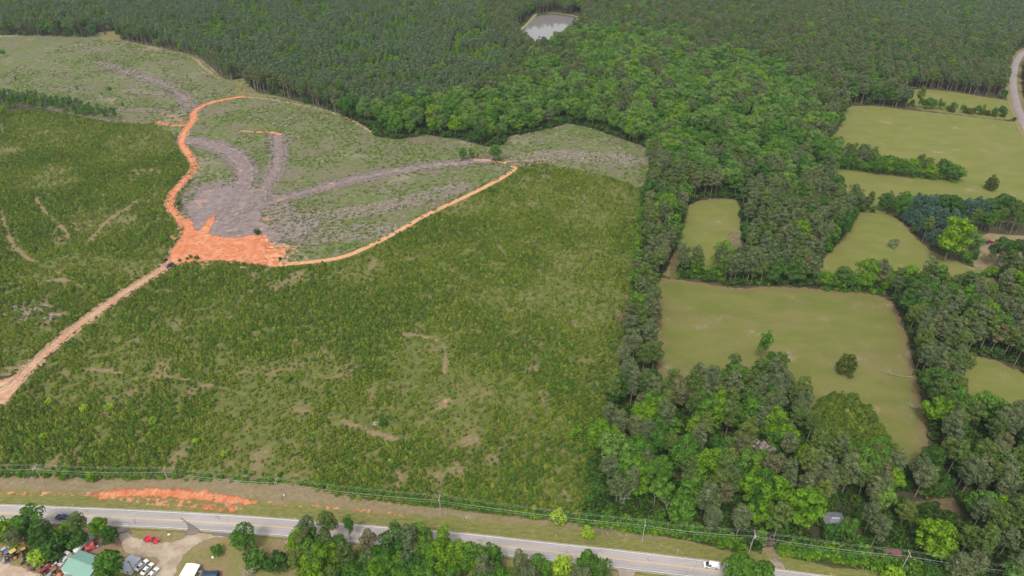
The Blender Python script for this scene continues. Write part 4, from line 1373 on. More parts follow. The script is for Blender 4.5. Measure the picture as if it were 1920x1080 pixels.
def place_name(t):
    u, v = proj(t[0], t[1], 10)
    a, b, ph = min(MARKS, key=lambda m: math.hypot(m[0] - u, m[1] - v))
    du, dv = u - a, v - b
    q = math.hypot(du, dv)
    if q < 22:
        return "right beside " + ph
    dr = ("right of " if du > 0 else "left of ") if abs(du) > abs(dv) * 1.4 else (("below " if dv > 0 else "above ") if abs(dv) > abs(du) * 1.4 else
         ("below and right of " if du > 0 and dv > 0 else "below and left of " if dv > 0 else "above and right of " if du > 0 else "above and left of "))
    return ("close, " if q < 50 else "") + dr + ph if q >= 50 else "just " + dr + ph


def put_tree(kd, x, y, s_, label, cat, group, name=None):
    cm, tm, h = SRC[kd][int(abs(x * 7.3 + y * 3.1)) % len(SRC[kd])]
    base = kd.split('_')[0]
    name = name or {'broad': 'broadleaf_tree', 'tall': 'slender_tree', 'pine': 'pine_tree', 'plant': 'pine_tree', 'cedar': 'cedar_tree', 'blue': 'evergreen_tree', 'bush': 'bush'}[base]
    rt = obj(name, None, None, label, cat, group, None, (x, y, 0), rng.uniform(0, 6.28), s_)
    obj("crown" if base != 'bush' else "foliage", cm, rt)
    obj("trunk" if base != 'bush' else "stem", tm, rt)
    return rt


used = {}
for pool, nm in ((BROAD, 'broad'), (PINES, 'pine'), (BUSH, 'bush')):
    pool.sort(key=lambda t: (not seen(t), dist(t)))
    lim = {'broad': 300 - sum(o_[2].split('_')[0] in ('broad', 'tall') for o_ in ONE), 'pine': 290, 'bush': 110}[nm]
    for t in pool[:lim]:
        if not seen(t):
            continue
        kd = t[2]
        b = kd.split('_')[0]
        pl = place_name(t)
        if b == 'broad':
            lab, cat = f"{COLOR[kd.split('_')[1]]} broadleaf tree {pl}", "tree"
        elif b == 'tall':
            lab, cat = f"{COLOR[kd.split('_')[1]]} narrow upright tree {pl}", "tree"
        elif b == 'pine':
            lab, cat = f"{COLOR[kd.split('_')[1]]} tall pine {pl}", "pine tree"
        elif b == 'blue':
            lab, cat = "bluish evergreen in the dense stand left of the homestead", "evergreen"
        elif b == 'cedar':
            lab, cat = "small dark cedar in the hedge between the upper pastures", "cedar"
        elif b == 'plant':
            lab, cat = f"slim planted pine {pl}", "pine tree"
        else:
            lab, cat = f"{COLOR[kd.split('_')[1]]} forest-edge bush {pl}", "bush"
        put_tree(kd, t[0], t[1], t[3], lab, cat, 'alike: ' + lab)
    rest = pool[lim:]
    if rest:
        kinds = sorted({t[2] for t in rest})
        meshes, idx = [], {}
        for kd in kinds:
            idx[kd] = (len(meshes), len(SRC[kd]))
            for cm, tm, h in SRC[kd]:
                me = cm.copy()     # crown and trunk welded into one source mesh
                nv = len(me.vertices)
                bmv = np.zeros(nv * 3, np.float32)
                cm.vertices.foreach_get('co', bmv)
                tv = np.zeros(len(tm.vertices) * 3, np.float32)
                tm.vertices.foreach_get('co', tv)
                tf = [tuple(p.vertices) for p in tm.polygons if len(p.vertices) == 4]
                V = np.concatenate([bmv.reshape(-1, 3), tv.reshape(-1, 3)])
                F = np.concatenate([np.arange(nv).reshape(-1, 4), np.array(tf) + nv])
                me = mesh_np(kd, V, F, cm.materials[0])
                me.materials.append(tm.materials[0])
                mi = np.zeros(len(F), np.int32)
                mi[nv // 4:] = 1
                me.polygons.foreach_set('material_index', mi)
                meshes.append(me)
        rows = []
        for t in rest:
            i0, c0 = idx[t[2]]
            rows.append((t[0], t[1], rng.uniform(0, 6.28), t[3], i0 + int(rng.uniform() * c0)))
        nmx, lb, ct = {'broad': ("broadleaf_forest", "distant green hardwood forest around the pond and beyond the clearings", "forest"),
                       'pine': ("pine_forest", "distant grey-green pine forest covering the land beyond the fields", "forest"),
                       'bush': ("undergrowth", "low bushes along the distant forest edges", "undergrowth")}[nm]
        scatter_object(nmx, meshes, rows, lb, ct)
for (x, y, kd, s_, lab), (wx, wy) in zip(ONE, ONE_XY):
    b = kd.split('_')[0]
    put_tree(kd, wx, wy, s_, lab, {'broad': 'tree', 'tall': 'tree', 'pine': 'pine tree', 'cedar': 'cedar', 'bush': 'bush'}[b], None)
print("TREES", len(BROAD), len(PINES), len(BUSH))

# ---------------------------------------------------------------- young pines and weeds
KEEP_OFF = [('line', ROAD_LOW, 8), ('line', ROAD_UP, 8), ('line', L([(962, 312), (967, 317), (940, 335), (880, 366), (800, 402), (740, 438), (680, 468), (640, 484), (590, 491), (515, 497)]), 8)] + [('line', p_, w_ * 0.45) for p_, w_ in BARE_LINES]


def saplings(shape, sx, sy, rot, kindf, dens=1.0):
    pts = shape[1]
    x0, x1 = min(p[0] for p in pts), max(p[0] for p in pts)
    y0, y1 = min(p[1] for p in pts), max(p[1] for p in pts)
    X, Y = jgrid(x0, x1, y0, y1, sx, sy, 0.2, rot)
    k = (shape_sd(X, Y, [shape]) > 0.6) & in_view(X, Y, 1, 30, 20)
    X, Y = X[k], Y[k]
    k = (shape_sd(X, Y, [('line', HWP, 30)]) < 0)
    X, Y = X[k], Y[k]
    b = bare(X, Y)
    d = fbm(X, Y, 40, 77, 4)
    p = dens * (1.1 - 0.85 * b) * np.clip(0.75 + 2.2 * (d - 0.40), 0.45, 1)
    p = p * np.clip(0.6 + 4.5 * (fbm(X, Y, 7.5, 31, 2) - 0.40), 0.5, 1.1)
    p = np.where(shape_sd(X, Y, KEEP_OFF) > 0, 0, p)
    k = rng.uniform(0, 1, len(X)) < p
    return X[k], Y[k], d[k], b[k]


sap_rows = []
for shp, rot in ((BR_MAIN, 0.62), (BR_LEFT, -0.35)):
    X, Y, d, b = saplings(shp, 1.2, 2.35, rot, None)
    g_ = np.where(rng.uniform(0, 1, len(X)) < 0.12, 2, np.where(rng.uniform(0, 1, len(X)) < np.clip((d - 0.36) * 3.2, 0.12, 0.8), 1, 0))
    s_ = (0.72 + 1.0 * np.clip(d - 0.35, 0, 0.35)) * rng.uniform(0.65, 1.25, len(X)) * (1 - 0.35 * b)
    sap_rows.append(np.stack([X, Y, rng.uniform(0, 6.28, len(X)), s_, g_], 1))
X, Y, d, b = saplings(('poly', YOUNG_PATCH), 1.9, 2.2, 0.5, None, 3)
sap_rows.append(np.stack([X, Y, rng.uniform(0, 6.28, len(X)), rng.uniform(0.8, 1.75, len(X)), np.where(rng.uniform(0, 1, len(X)) < 0.1, 0, 1)], 1))
R = np.concatenate(sap_rows)
# thicker growth along the foot of the power line and the forest edge
R = R[rng.permutation(len(R))]
pick = np.zeros(len(R), int)
u4 = rng.integers(0, 4, len(R))
pick = np.where(R[:, 4] == 2, 8 + u4, np.where(R[:, 4] == 1, 4 + u4, u4))
R[:, 4] = pick
R[:, 3] = np.where(pick >= 8, R[:, 3] * 0.95, R[:, 3])
U, Vv = proj(R[:, 0], R[:, 1], 1.5)
big = np.where((pick < 8) & (U > 5) & (U < 1915) & (Vv > 0) & (Vv < 1075), R[:, 3] / np.hypot(np.hypot(R[:, 0], R[:, 1]), CAM_H), 0)
top = np.argsort(-big)[:300]
SMS = SMALL['sap'] + SMALL['sapd'] + SMALL['shrub']
for i in top:
    x, y, r_, s_, k = R[i]
    u, v = proj(x, y)
    lab = "young pine standing " + place_name((x, y))
    obj("young_pine", SMS[int(k)], None, lab, "young pine", "alike: " + lab, None, (x, y, 0), r_, s_)
R = np.delete(R, top, 0)
scatter_object("young_plantation", SMS, R, "wide cover of knee-high to man-high young pines and scrub on the replanted land", "young pines")
print("SAPLINGS", len(R))

# weeds and slash over the clearcut
x0, x1 = P(-60, 66)[0], P(1219, 280)[0]
X, Y = jgrid(-560, 160, 230, 900, 3.0, 3.0, 0.48)
k = (shape_sd(X, Y, [CLEAR_A]) > 1) & (shape_sd(X, Y, [BR_MAIN, BR_LEFT]) < 0) & in_view(X, Y, 0, 20, 20)
X, Y = X[k], Y[k]
tr = [('line', L([(350, 263), (375, 266), (405, 273), (440, 288), (460, 312), (462, 335), (450, 360)]), 13), ('line', L([(520, 255), (523, 290), (517, 322), (490, 358), (470, 400)]), 9),
      ('line', L([(440, 400), (520, 375), (620, 347), (720, 325), (800, 311), (860, 306), (905, 302)]), 8),
      ('poly', PP([(352, 402), (346, 385), (400, 352), (445, 352), (495, 372), (486, 400), (500, 425), (540, 465), (520, 500), (320, 500), (318, 474), (345, 430)])),
      ('line', L([(352, 288), (338, 268), (347, 245), (364, 224), (362, 210), (385, 195), (420, 187), (455, 181)]), 7)]
k = shape_sd(X, Y, tr) < 0
X, Y = X[k], Y[k]
d = fbm(X, Y, 26, 41, 4)
gnear = np.clip(shape_sd(X, Y, [('poly', PP([(345, 290), (375, 290), (400, 350), (380, 400), (330, 400), (320, 380), (360, 330)])), ('poly', PP([(560, 210), (700, 260), (760, 300), (600, 330)]))]) + 3, 0, 1) * 0.25
ru = rng.uniform(0, 1, len(X))
wk = ru < np.clip((d - 0.38) * 3.0 + 0.16 + gnear, 0.05, 0.85)
sk = (~wk) & (ru > 0.87)
wr = np.stack([X[wk], Y[wk], rng.uniform(0, 6.28, wk.sum()), rng.uniform(0.5, 1.25, wk.sum()), rng.integers(0, 4, wk.sum())], 1)
sr = np.stack([X[sk], Y[sk], rng.uniform(0, 6.28, sk.sum()), rng.uniform(0.5, 1.1, sk.sum()), rng.integers(0, 3, sk.sum())], 1)
scatter_object("weeds", SMALL['weed'], wr, "low green weeds and sprouts scattered over the cleared land", "weeds")
scatter_object("logging_slash", SMALL['slash'], sr, "grey branches and logging slash lying over the cleared land", "logging slash")
print("WEEDS", len(wr), len(sr))
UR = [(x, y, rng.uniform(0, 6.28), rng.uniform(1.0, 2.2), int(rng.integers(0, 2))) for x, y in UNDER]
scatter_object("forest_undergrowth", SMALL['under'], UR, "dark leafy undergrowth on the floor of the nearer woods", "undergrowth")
# undergrowth fringe between the young pines and the verge, and along the front wood
fr = []
for a, b, n_, s0 in (((0, 893), (330, 899), 60, 0.9), ((330, 899), (560, 908), 40, 0.8), ((560, 908), (760, 942), 60, 0.9), ((760, 942), (1085, 978), 110, 0.95), ((1085, 982), (1300, 1008), 120, 1.5), ((1300, 1008), (1390, 1030), 60, 1.7),
                     ((1465, 1035), (1640, 1062), 130, 1.7), ((1640, 1062), (1800, 1095), 90, 1.6), ((1270, 519), (1440, 536), 50, 1.2), ((1540, 544), (1665, 552), 40, 1.2), ((1566, 314), (1800, 344), 70, 1.3)):
    for k in range(n_):
        t = rng.uniform()
        x, y = P(a[0] + (b[0] - a[0]) * t, a[1] + (b[1] - a[1]) * t)
        if 1395 < proj(x, y)[0] < 1460 and y < 140:
            continue
        fr.append((x + rng.normal(), y + abs(rng.normal()) * 2.2 - 0.6, rng.uniform(0, 6.28), s0 * rng.uniform(0.7, 1.3), int(rng.integers(0, 4))))
scatter_object("brush_fringe", SMALL['shrub'], fr, "low leafy brush along the foot of the trees and the upper side of the verge", "brush")
#BEGIN_OBJECTS
# ---------------------------------------------------------------- vehicles, buildings, poles, scrap
M_TYRE, M_RIM = paint("tyre_rubber", (0.03, 0.03, 0.03), 0.9, 0.2), paint("wheel_metal", (0.35, 0.35, 0.36), 0.4, 0.5)
M_GLASS = paint("dark_glass", (0.03, 0.045, 0.055), 0.08, 0.8, 0.05)
M_LAMP, M_TAIL = paint("lamp_glass", (0.75, 0.75, 0.72), 0.15, 0.6), paint("tail_lamp", (0.45, 0.02, 0.02), 0.2, 0.6)
M_DARK = paint("dark_steel", (0.05, 0.05, 0.052), 0.7, 0.3)
PAINTS = {k: paint(k + "_enamel", c, r, 0.5, 0.06, dirt=d) for k, c, r, d in (
    ('white', (0.78, 0.78, 0.77), 0.35, 0.0), ('red', (0.55, 0.02, 0.035), 0.3, 0.0), ('navy', (0.055, 0.07, 0.13), 0.3, 0.0), ('faded_red', (0.60, 0.10, 0.10), 0.6, 0.3),
    ('yellow', (0.60, 0.40, 0.10), 0.6, 0.25), ('orange', (0.48, 0.19, 0.07), 0.65, 0.35), ('rust', (0.28, 0.12, 0.07), 0.9, 0.3), ('old_blue', (0.10, 0.14, 0.26), 0.6, 0.3),
    ('grey', (0.38, 0.38, 0.40), 0.5, 0.15), ('pale', (0.60, 0.62, 0.66), 0.5, 0.1), ('crimson', (0.30, 0.03, 0.05), 0.5, 0.1), ('green', (0.10, 0.24, 0.17), 0.6, 0.2))}


def heading(a, b):
    p, q = P(*a), P(*b)
    return math.atan2(q[1] - p[1], q[0] - p[0])


def wheel(parent, x, y, r, w, name="wheel"):
    t = MB().tube([(x, y - w / 2, r), (x, y + w / 2, r)], r, 14).build(name, M_TYRE, parent)
    MB().tube([(x, y - w / 2 - 0.012, r), (x, y + w / 2 + 0.012, r)], r * 0.58, 10).build("rim", M_RIM, t)
    return t


def car(name, label, cat, xy, rz, col, kind, group=None):
    t = thing(name, label, cat, xy, rz, group, 0.18)
    m = PAINTS[col]
    if kind == 'sedan':
        Ln, Wd = 5.1, 1.85
        low = [(-2.5, .35), (-2.55, .75), (-2.45, .95), (-1.6, 1.02), (1.05, .98), (2.2, .86), (2.52, .68), (2.55, .35)]
        cab = [(-1.75, 1.0), (-1.15, 1.42), (0.35, 1.45), (1.15, .97)]
        roof = [(-1.12, 1.42), (-1.05, 1.475), (0.28, 1.50), (0.36, 1.45)]
    elif kind == 'suv':
        Ln, Wd = 4.9, 1.95
        low = [(-2.4, .4), (-2.45, .9), (-2.4, 1.1), (1.1, 1.08), (2.25, 1.0), (2.45, .75), (2.45, .4)]
        cab = [(-2.35, 1.08), (-2.05, 1.7), (0.35, 1.74), (1.2, 1.07)]
        roof = [(-2.0, 1.69), (-1.95, 1.77), (0.25, 1.80), (0.34, 1.73)]
    elif kind == 'pickup':
        Ln, Wd = 5.6, 2.0
        low = [(-2.75, .5), (-2.8, .95), (-2.78, 1.02), (1.15, 1.08), (2.45, 1.02), (2.75, .8), (2.78, .5)]
        cab = [(-0.75, 1.05), (-0.6, 1.7), (0.6, 1.72), (1.3, 1.07)]
        roof = [(-0.58, 1.69), (-0.52, 1.78), (0.52, 1.80), (0.6, 1.71)]
    else:
        Ln, Wd = 5.6, 2.05
        low = [(-2.75, .4), (-2.8, .9), (-2.78, 1.15), (1.55, 1.12), (2.45, 1.05), (2.78, .75), (2.78, .4)]
        cab = [(-2.74, 1.13), (-2.66, 2.12), (1.1, 2.16), (2.0, 1.10)]
        roof = [(-2.64, 2.1), (-2.56, 2.25), (0.95, 2.28), (1.08, 2.14)]
    h = Wd / 2
    b = MB().prism(low, -h, h, [0.06, 0, .05, .07, .07, .07, .05, .06][:len(low)])
    if kind == 'pickup':    # the load bed stands open: raised sides round a sunk floor
        b = MB().prism([(-0.85, .5), (-0.85, 1.08), (1.15, 1.08), (2.45, 1.02), (2.75, .8), (2.78, .5)], -h, h, [0, .04, .05, .05, .04, 0])
        for c, d in (((-1.8, h - .06, .82), (1.96, .12, .5)), ((-1.8, -h + .06, .82), (1.96, .12, .5)), ((-2.74, 0, .8), (.1, Wd - .1, .48)), ((-1.8, 0, .6), (1.9, Wd - .2, .12))):
            b.box(c, d)
    if kind == 'van':
        b.prism([(-2.74, 1.12), (-2.66, 2.11), (0.2, 2.14), (0.2, 1.12)], -h + .03, h - .03, [0.0, .11, .11, .0])
    b.build("body", m, t)
    MB().prism(cab, -h + .07, h - .07, [0, .14, .14, 0]).build("window", M_GLASS, t)
    rf = MB().prism(roof, -h + .2, h - .2, [0, .03, .03, 0])
    for sx in ((cab[0], cab[1]), (cab[3], cab[2])):
        for sy in (-1, 1):
            rf.tube([(sx[0][0], sy * (h - .08), sx[0][1]), (sx[1][0], sy * (h - .21), sx[1][1])], .045, 5)
    rf.build("roof", m, t)
    wx, r = Ln * 0.31, 0.36 if kind != 'sedan' else 0.33
    for sx in (-1, 1):
        for sy in (-1, 1):
            wheel(t, sx * wx, sy * (h - .1), r, .24)
    for sy in (-1, 1):
        MB().box((Ln / 2 - .02 if kind != 'sedan' else 2.5, sy * (h - .28), .72), (.1, .34, .18)).build("headlight", M_LAMP, t)
        MB().box((-Ln / 2 + .02, sy * (h - .2), .8), (.1, .26, .24)).build("tail_light", M_TAIL, t)
    MB().box((Ln / 2 + .02, 0, .5), (.14, Wd - .1, .2)).build("bumper", M_DARK if kind in ('van', 'suv') else m, t)
    return t


car("pickup_truck", "red pickup truck parked on the pale gravel yard below the highway", "pickup truck", P(285, 1015), heading((272, 1013), (298, 1018)), 'red', 'pickup')
car("parked_car", "long white sedan parked highest of the white cars by the gravel drive", "car", P(267, 1062), heading((257, 1071), (279, 1051)), 'white', 'sedan')
car("parked_car", "white sedan parked in the middle of the white cars by the gravel drive", "car", P(277.5, 1069), heading((269, 1078), (286, 1060)), 'white', 'sedan')
car("parked_car", "white car nearest the bottom edge, cut by the picture frame", "car", P(287.5, 1078), heading((281, 1086), (294, 1071)), 'white', 'sedan')
car("cargo_van", "white cargo van driving on the highway beside the spreading tree", "van", P(1333, 1063), heading((1350, 1064), (1318, 1060)), 'white', 'van')
car("pickup_truck", "dark blue pickup truck driving on the highway behind the roadside trees", "pickup truck", P(120, 972.5), heading((105, 971), (135, 973)), 'navy', 'pickup')
car("parked_car", "dark blue sport utility car stopped on the orange clay road", "car", P(319, 499), heading((325, 495.5), (313, 501)), 'navy', 'suv')


van_ = [o_ for o_ in S.objects if o_.get('category') == 'van'][0]
for sy in (-1, 1):
    MB().box((-.9, sy * 1.0, 1.0), (2.6, .05, .28)).build("side_stripe", PAINTS['old_blue'], van_)
# derelict lorries and trailers in the junkyard
def truck_cab(name, label, xy, rz, col, back=4.2):
    t = thing(name, label, "truck", xy, rz, None, 0.1)
    MB().prism([(0.2, .7), (0.2, 2.3), (.5, 2.6), (1.5, 2.6), (1.9, 1.75), (3.4, 1.55), (3.5, .7)], -1.1, 1.1, [0, .05, .15, .15, .1, .1, .05]).build("cab", PAINTS[col], t)
    MB().prism([(1.50, 2.45), (1.58, 2.50), (1.97, 1.78), (1.9, 1.74)], -.85, .85).build("windscreen", M_GLASS, t)
    f = MB()
    for sy in (-.4, .4):
        f.box((-back / 2 + .3, sy, .8), (back + 1, .14, .22))
    for x in (-back + .4, -back / 2, -.2):
        f.box((x, 0, .8), (.15, .7, .16))
    f.build("chassis", M_DARK, t)
    MB().box((-.5, .75, .75), (1.0, .5, .5)).build("fuel_tank", PAINTS['grey'], t)
    for x in (2.6, -back + .6, -back + 1.8):
        for sy in (-1, 1):
            wheel(t, x, sy * .95, .5, .32)
    return t


truck_cab("derelict_truck", "derelict truck with faded red cab and bare chassis on reddish dirt", P(181, 1025), heading((196, 1026), (168, 1030)) + 0.35, 'faded_red')
truck_cab("white_truck", "white truck with its nose beside the green roofed building", P(134, 1040), heading((140, 1034), (128, 1045)), 'white', 3.0)


def trailer(name, label, a, b, w, col, tank=False):
    p, q = P(*a), P(*b)
    Ln = math.hypot(q[0] - p[0], q[1] - p[1])
    t = thing(name, label, "trailer", ((p[0] + q[0]) / 2, (p[1] + q[1]) / 2), heading(a, b), None, 0.1)
    if tank:
        MB().tube([(-Ln / 2, 0, 1.7), (-Ln / 2 + .25, 0, 1.7), (Ln / 2 - .25, 0, 1.7), (Ln / 2, 0, 1.7)], [.7, 1.05, 1.05, .7], 18).build("tank", PAINTS[col], t)
        m = MB()
        for x in (-Ln / 4, 0, Ln / 4):
            m.tube([(x, 0, 2.7), (x, 0, 2.88)], .22, 10)
        m.build("hatch", PAINTS['grey'], t)
    else:
        MB().box((0, 0, 1.9), (Ln, w, 2.3)).build("box_body", PAINTS[col], t)
        m = MB()
        for k in range(int(Ln / .6)):
            m.box((-Ln / 2 + .3 + k * .6, 0, 3.07), (.06, w - .1, .05))
        m.build("roof_bow", PAINTS['grey'], t)
        MB().box((-Ln / 2 - .03, 0, 1.85), (.05, w - .3, 1.9)).build("rear_door", PAINTS['pale'], t)
    MB().box((0, 0, .68), (Ln - .4, w * .4, .16)).build("chassis", M_DARK, t)
    for x in (-Ln / 2 + .7, -Ln / 2 + 1.7):
        for sy in (-1, 1):
            wheel(t, x, sy * (w / 2 - .2), .48, .3)
    return t


trailer("box_trailer", "pale blue-white box trailer lying under the trees beside the reddish dirt", (158, 1027), (176, 1009), 2.4, 'pale')
trailer("tank_trailer", "white round tank trailer beside the white truck and the green roof", (143, 1041), (157, 1027), 2.2, 'white', True)


# buildings
def roof_mat(name, col, pitch=0.45, ang=0.0, rust=0.0):
    n_ = N(name)
    w = n_.nd("TexWave")
    w.wave_profile = 'SIN'
    w.inputs['Scale'].default_value = 0.32 / pitch
    tc = n_.nd("TexCoord")
    n_.lk(tc.outputs['Object'], w.inputs['Vector'])
    c = n_.mix(n_.band(n_.noise(3, 4), 0.4, 0.7, 0, 0.3), col, tuple(x * 0.82 for x in col))
    c = n_.mix(n_.band(n_.noise(1.2, 5, 0.7), 0.6, 0.75, 0, rust), c, (0.25, 0.12, 0.07))
    return n_.done(c, 0.55, n_.bump(w.outputs['Fac'], 0.35, 0.04), spec=0.4)


def gable(name, label, xy, rz, Ln, Wd, eave, rise, roofm, wallm, over=0.35, cap=None, hip=0.0, cat="building"):
    t = thing(name, label, cat, xy, rz)
    w = MB().box((0, 0, eave / 2 + .02), (Ln - over, Wd - over, eave))
    if not hip:
        for sx in (-1, 1):
            x0, x1 = sx * (Ln / 2 - over), sx * (Ln / 2 - over - .12)
            w.prism([(x0, eave), (x1, eave), (x1, eave + .05), (x0, eave + .05)], -Wd / 2 + over, Wd / 2 - over)
            V = [(x0, -Wd / 2 + over, eave), (x0, Wd / 2 - over, eave), (x0, 0, eave + rise - .15), (x1, -Wd / 2 + over, eave), (x1, Wd / 2 - over, eave), (x1, 0, eave + rise - .15)]
            w.add(V, [(0, 1, 2), (5, 4, 3), (0, 2, 5, 3), (1, 4, 5, 2)])
    w.build("wall", wallm, t)
    rl = Ln / 2 - hip
    V, F = [], []
    for dz in (0.0, 0.14):
        V += [(-Ln / 2, -Wd / 2, eave + dz), (Ln / 2, -Wd / 2, eave + dz), (Ln / 2, Wd / 2, eave + dz), (-Ln / 2, Wd / 2, eave + dz), (-rl, 0, eave + rise + dz), (rl, 0, eave + rise + dz)]
    top = [(6, 7, 11, 10), (8, 9, 10, 11), (9, 6, 10), (7, 8, 11)]
    bot = [tuple(i - 6 for i in reversed(f)) for f in top]
    side = [(0, 1, 7, 6), (1, 2, 8, 7), (2, 3, 9, 8), (3, 0, 6, 9)]
    r = MB().add(V, top + bot + side).build("roof", roofm, t)
    MB().box((0, 0, eave + rise + .19), (2 * rl, .34, .1)).build("ridge_cap", cap or roofm, r)
    for sx, nm in ((-1, "door"), (1, "window")):
        d = MB().box((sx * Ln / 4, -Wd / 2 + over / 2 - .03, 1.1 if nm == "door" else 1.5), (1.0, .08, 2.1 if nm == "door" else 1.0)).build(nm, PAINTS['grey'] if nm == "door" else M_GLASS, t)
    return t


m_green = roof_mat("green_metal_roof", (0.19, 0.34, 0.28), 0.6)
m_wwall = paint("white_siding", (0.66, 0.66, 0.65), 0.6, 0.3, 0.08, dirt=0.2)
hd = heading((128, 1047), (163, 1060))
gx, gy = P(146, 1053, 4.2)
c_, s_ = math.cos(hd), math.sin(hd)
gable("workshop", "workshop with green metal roof and white walls under the large tree", (gx + 2.4 * c_, gy + 2.4 * s_), hd, 12.5, 8.6, 3.4, 1.5, m_green, m_wwall)
gable("lean_to_shed", "lower green roofed annex on the near side of the workshop", (gx + 3.0 * c_ + 6.6 * s_, gy + 3.0 * s_ - 6.6 * c_), hd, 9, 4.2, 2.4, 0.5, m_green, m_wwall)
gable("metal_shed", "small shed with pale corrugated metal roof beside the white cars", P(243, 1056, 2.5), heading((233, 1043), (257, 1050)), 4.9, 6.0, 2.3, 0.45, roof_mat("pale_metal_roof", (0.50, 0.53, 0.60), 0.5, rust=0.3), paint("shed_wall", (0.62, 0.63, 0.65), 0.6))
gable("white_shed", "long white shed roof showing through the trees above the junkyard", P(125, 1013, 2.5), heading((105, 1005), (137, 1007)), 8, 3.6, 2.2, 0.3, roof_mat("white_metal_roof", (0.62, 0.64, 0.66), 0.5, rust=0.5), m_wwall)
# carport: curved roof on posts
t = thing("carport", "white curved roof carport on the lawn at the bottom edge", "carport", P(354, 1072, 2.2), heading((345, 1061), (373, 1064)))
mb = MB()
arc = [(-2.7 + 5.4 * k / 8, 2.1 + 0.55 * math.sin(math.pi * k / 8)) for k in range(9)]
prof = arc + [(x, z - .07) for x, z in reversed(arc)]
mb.prism(prof, -3.4, 3.2)
mb.build("roof", roof_mat("white_carport_roof", (0.78, 0.76, 0.68), 0.5), t)
for x in (-2.6, 2.6):
    for y in (-3.1, 0, 2.9):
        MB().tube([(x, y, 0), (x, y, 2.12)], .06, 6).build("post", PAINTS['grey'], t)
m_shing = N("grey_shingles")
c1 = m_shing.mix(m_shing.band(m_shing.noise(1.4, 4), 0.35, 0.65), (0.16, 0.165, 0.19), (0.21, 0.215, 0.24))
m_shing = m_shing.done(c1, 0.9, m_shing.bump(m_shing.noise(0.3, 2), 0.3, 0.05))
h_ = gable("house", "grey hip roofed brick house hidden in the wood behind the huge round tree", P(1566, 974, 4), heading((1550, 964), (1584, 966)), 8.0, 8.6, 2.8, 1.9, m_shing, paint("red_brick", (0.33, 0.12, 0.08), 0.9, 0.2), cap=PAINTS['pale'], hip=2.6, cat="house")
MB().box((4.2, -.8, 1.9), (.7, .9, 3.8)).build("chimney", paint("chimney_brick", (0.38, 0.11, 0.07), 0.9, 0.2), h_)
MB().tube([(-2.4, -2.4, 4.2), (-2.1, -4.2, 3.3)], .12, 6).build("vent_pipe", PAINTS['white'], h_)
gable("old_shed", "small shed with dark red roof behind the power line in the lower right wood", P(1672, 1034, 2.5), heading((1650, 1032), (1695, 1036)), 6.5, 3.6, 2.2, 0.8, paint("dark_red_roof", (0.16, 0.06, 0.06), 0.7), paint("old_wood", (0.16, 0.12, 0.09), 0.9), cat="shed")
gable("farm_house", "white house half hidden behind the dark trees of the homestead", P(1897, 492, 3), 0.15, 12, 8, 2.8, 1.9, paint("light_grey_roof", (0.50, 0.50, 0.49), 0.8), m_wwall, cat="house")
gable("blue_tent", "dark blue peaked cover at the bottom edge beside the carport", P(393, 1081, 2), 0.1, 5.5, 4.5, 1.9, 1.1, paint("dark_blue_cover", (0.03, 0.055, 0.10), 0.7), paint("cover_wall", (0.05, 0.07, 0.11), 0.8), cat="canopy")


def drum(label, xy, col, h=1.1, r=.42):
    t = thing("steel_drum", label, "drum", xy)
    MB().tube([(0, 0, .1), (0, 0, h)], r, 14).build("shell", PAINTS[col], t)
    m = MB()
    for z in (.12, h * .38, h * .68, h):
        m.tube([(0, 0, z - .02), (0, 0, z + .02)], r + .025, 14)
    m.build("hoop", M_DARK, t)


drum("blue drum standing between the carport and the blue cover", P(385, 1076), 'old_blue', 1.5, .6)
drum("pale round tank beside the carport roof", P(376, 1071), 'pale', 1.3, .7)


# farm and building machines left in rows
def machine(label, xy, rz, col, k, cat="machine", boom=True, sc=1.0, name="old_machine"):
    t = thing(name, label, cat, xy, rz, None, 0.1)
    t.scale = (sc, sc, sc)
    m = PAINTS[col]
    MB().prism([(0.1, .7), (0.1, 1.55), (1.9, 1.45), (2.1, 1.2), (2.1, .7)], -.45, .45, [0, .06, .06, .04, 0]).build("hood", m, t)
    MB().box((-.4, 0, .85), (2.6, .5, .4)).build("chassis", M_DARK, t)
    c = MB()
    for x in (-1.3, .0):
        for y in (-.6, .6):
            c.tube([(x, y, 1.0), (x * .92, y * .9, 2.4)], .06, 5)
    c.build("cab_frame", M_DARK, t)
    MB().box((-.62, 0, 2.45), (1.7, 1.5, .12)).build("cab_roof", m, t)
    MB().box((-.8, 0, 1.25), (.55, .6, .5)).build("seat", M_DARK, t)
    for y in (-1, 1):
        wheel(t, -1.1, y * .85, .75, .42)
        wheel(t, 1.5, y * .7, .42, .28)
    if boom:
        a = MB()
        for y in (-.62, .62):
            a.tube([(-.2, y, 1.5), (1.6, y, 1.9 if k % 2 else 1.2), (2.9, y, .6)], .1, 6)
        a.build("loader_arm", m, t)
        MB().prism([(2.8, .2), (2.8, .95), (3.0, .95), (3.5, .3), (3.5, .2)], -1.05, 1.05).build("bucket", PAINTS['rust'] if k % 3 == 0 else m, t)
    if k % 2:
        MB().tube([(-1.5, 0, 1.0), (-2.6, 0, 2.6), (-3.3, 0, 1.2), (-3.4, 0, .5)], [.16, .13, .1, .2], 6).build("backhoe", m, t)


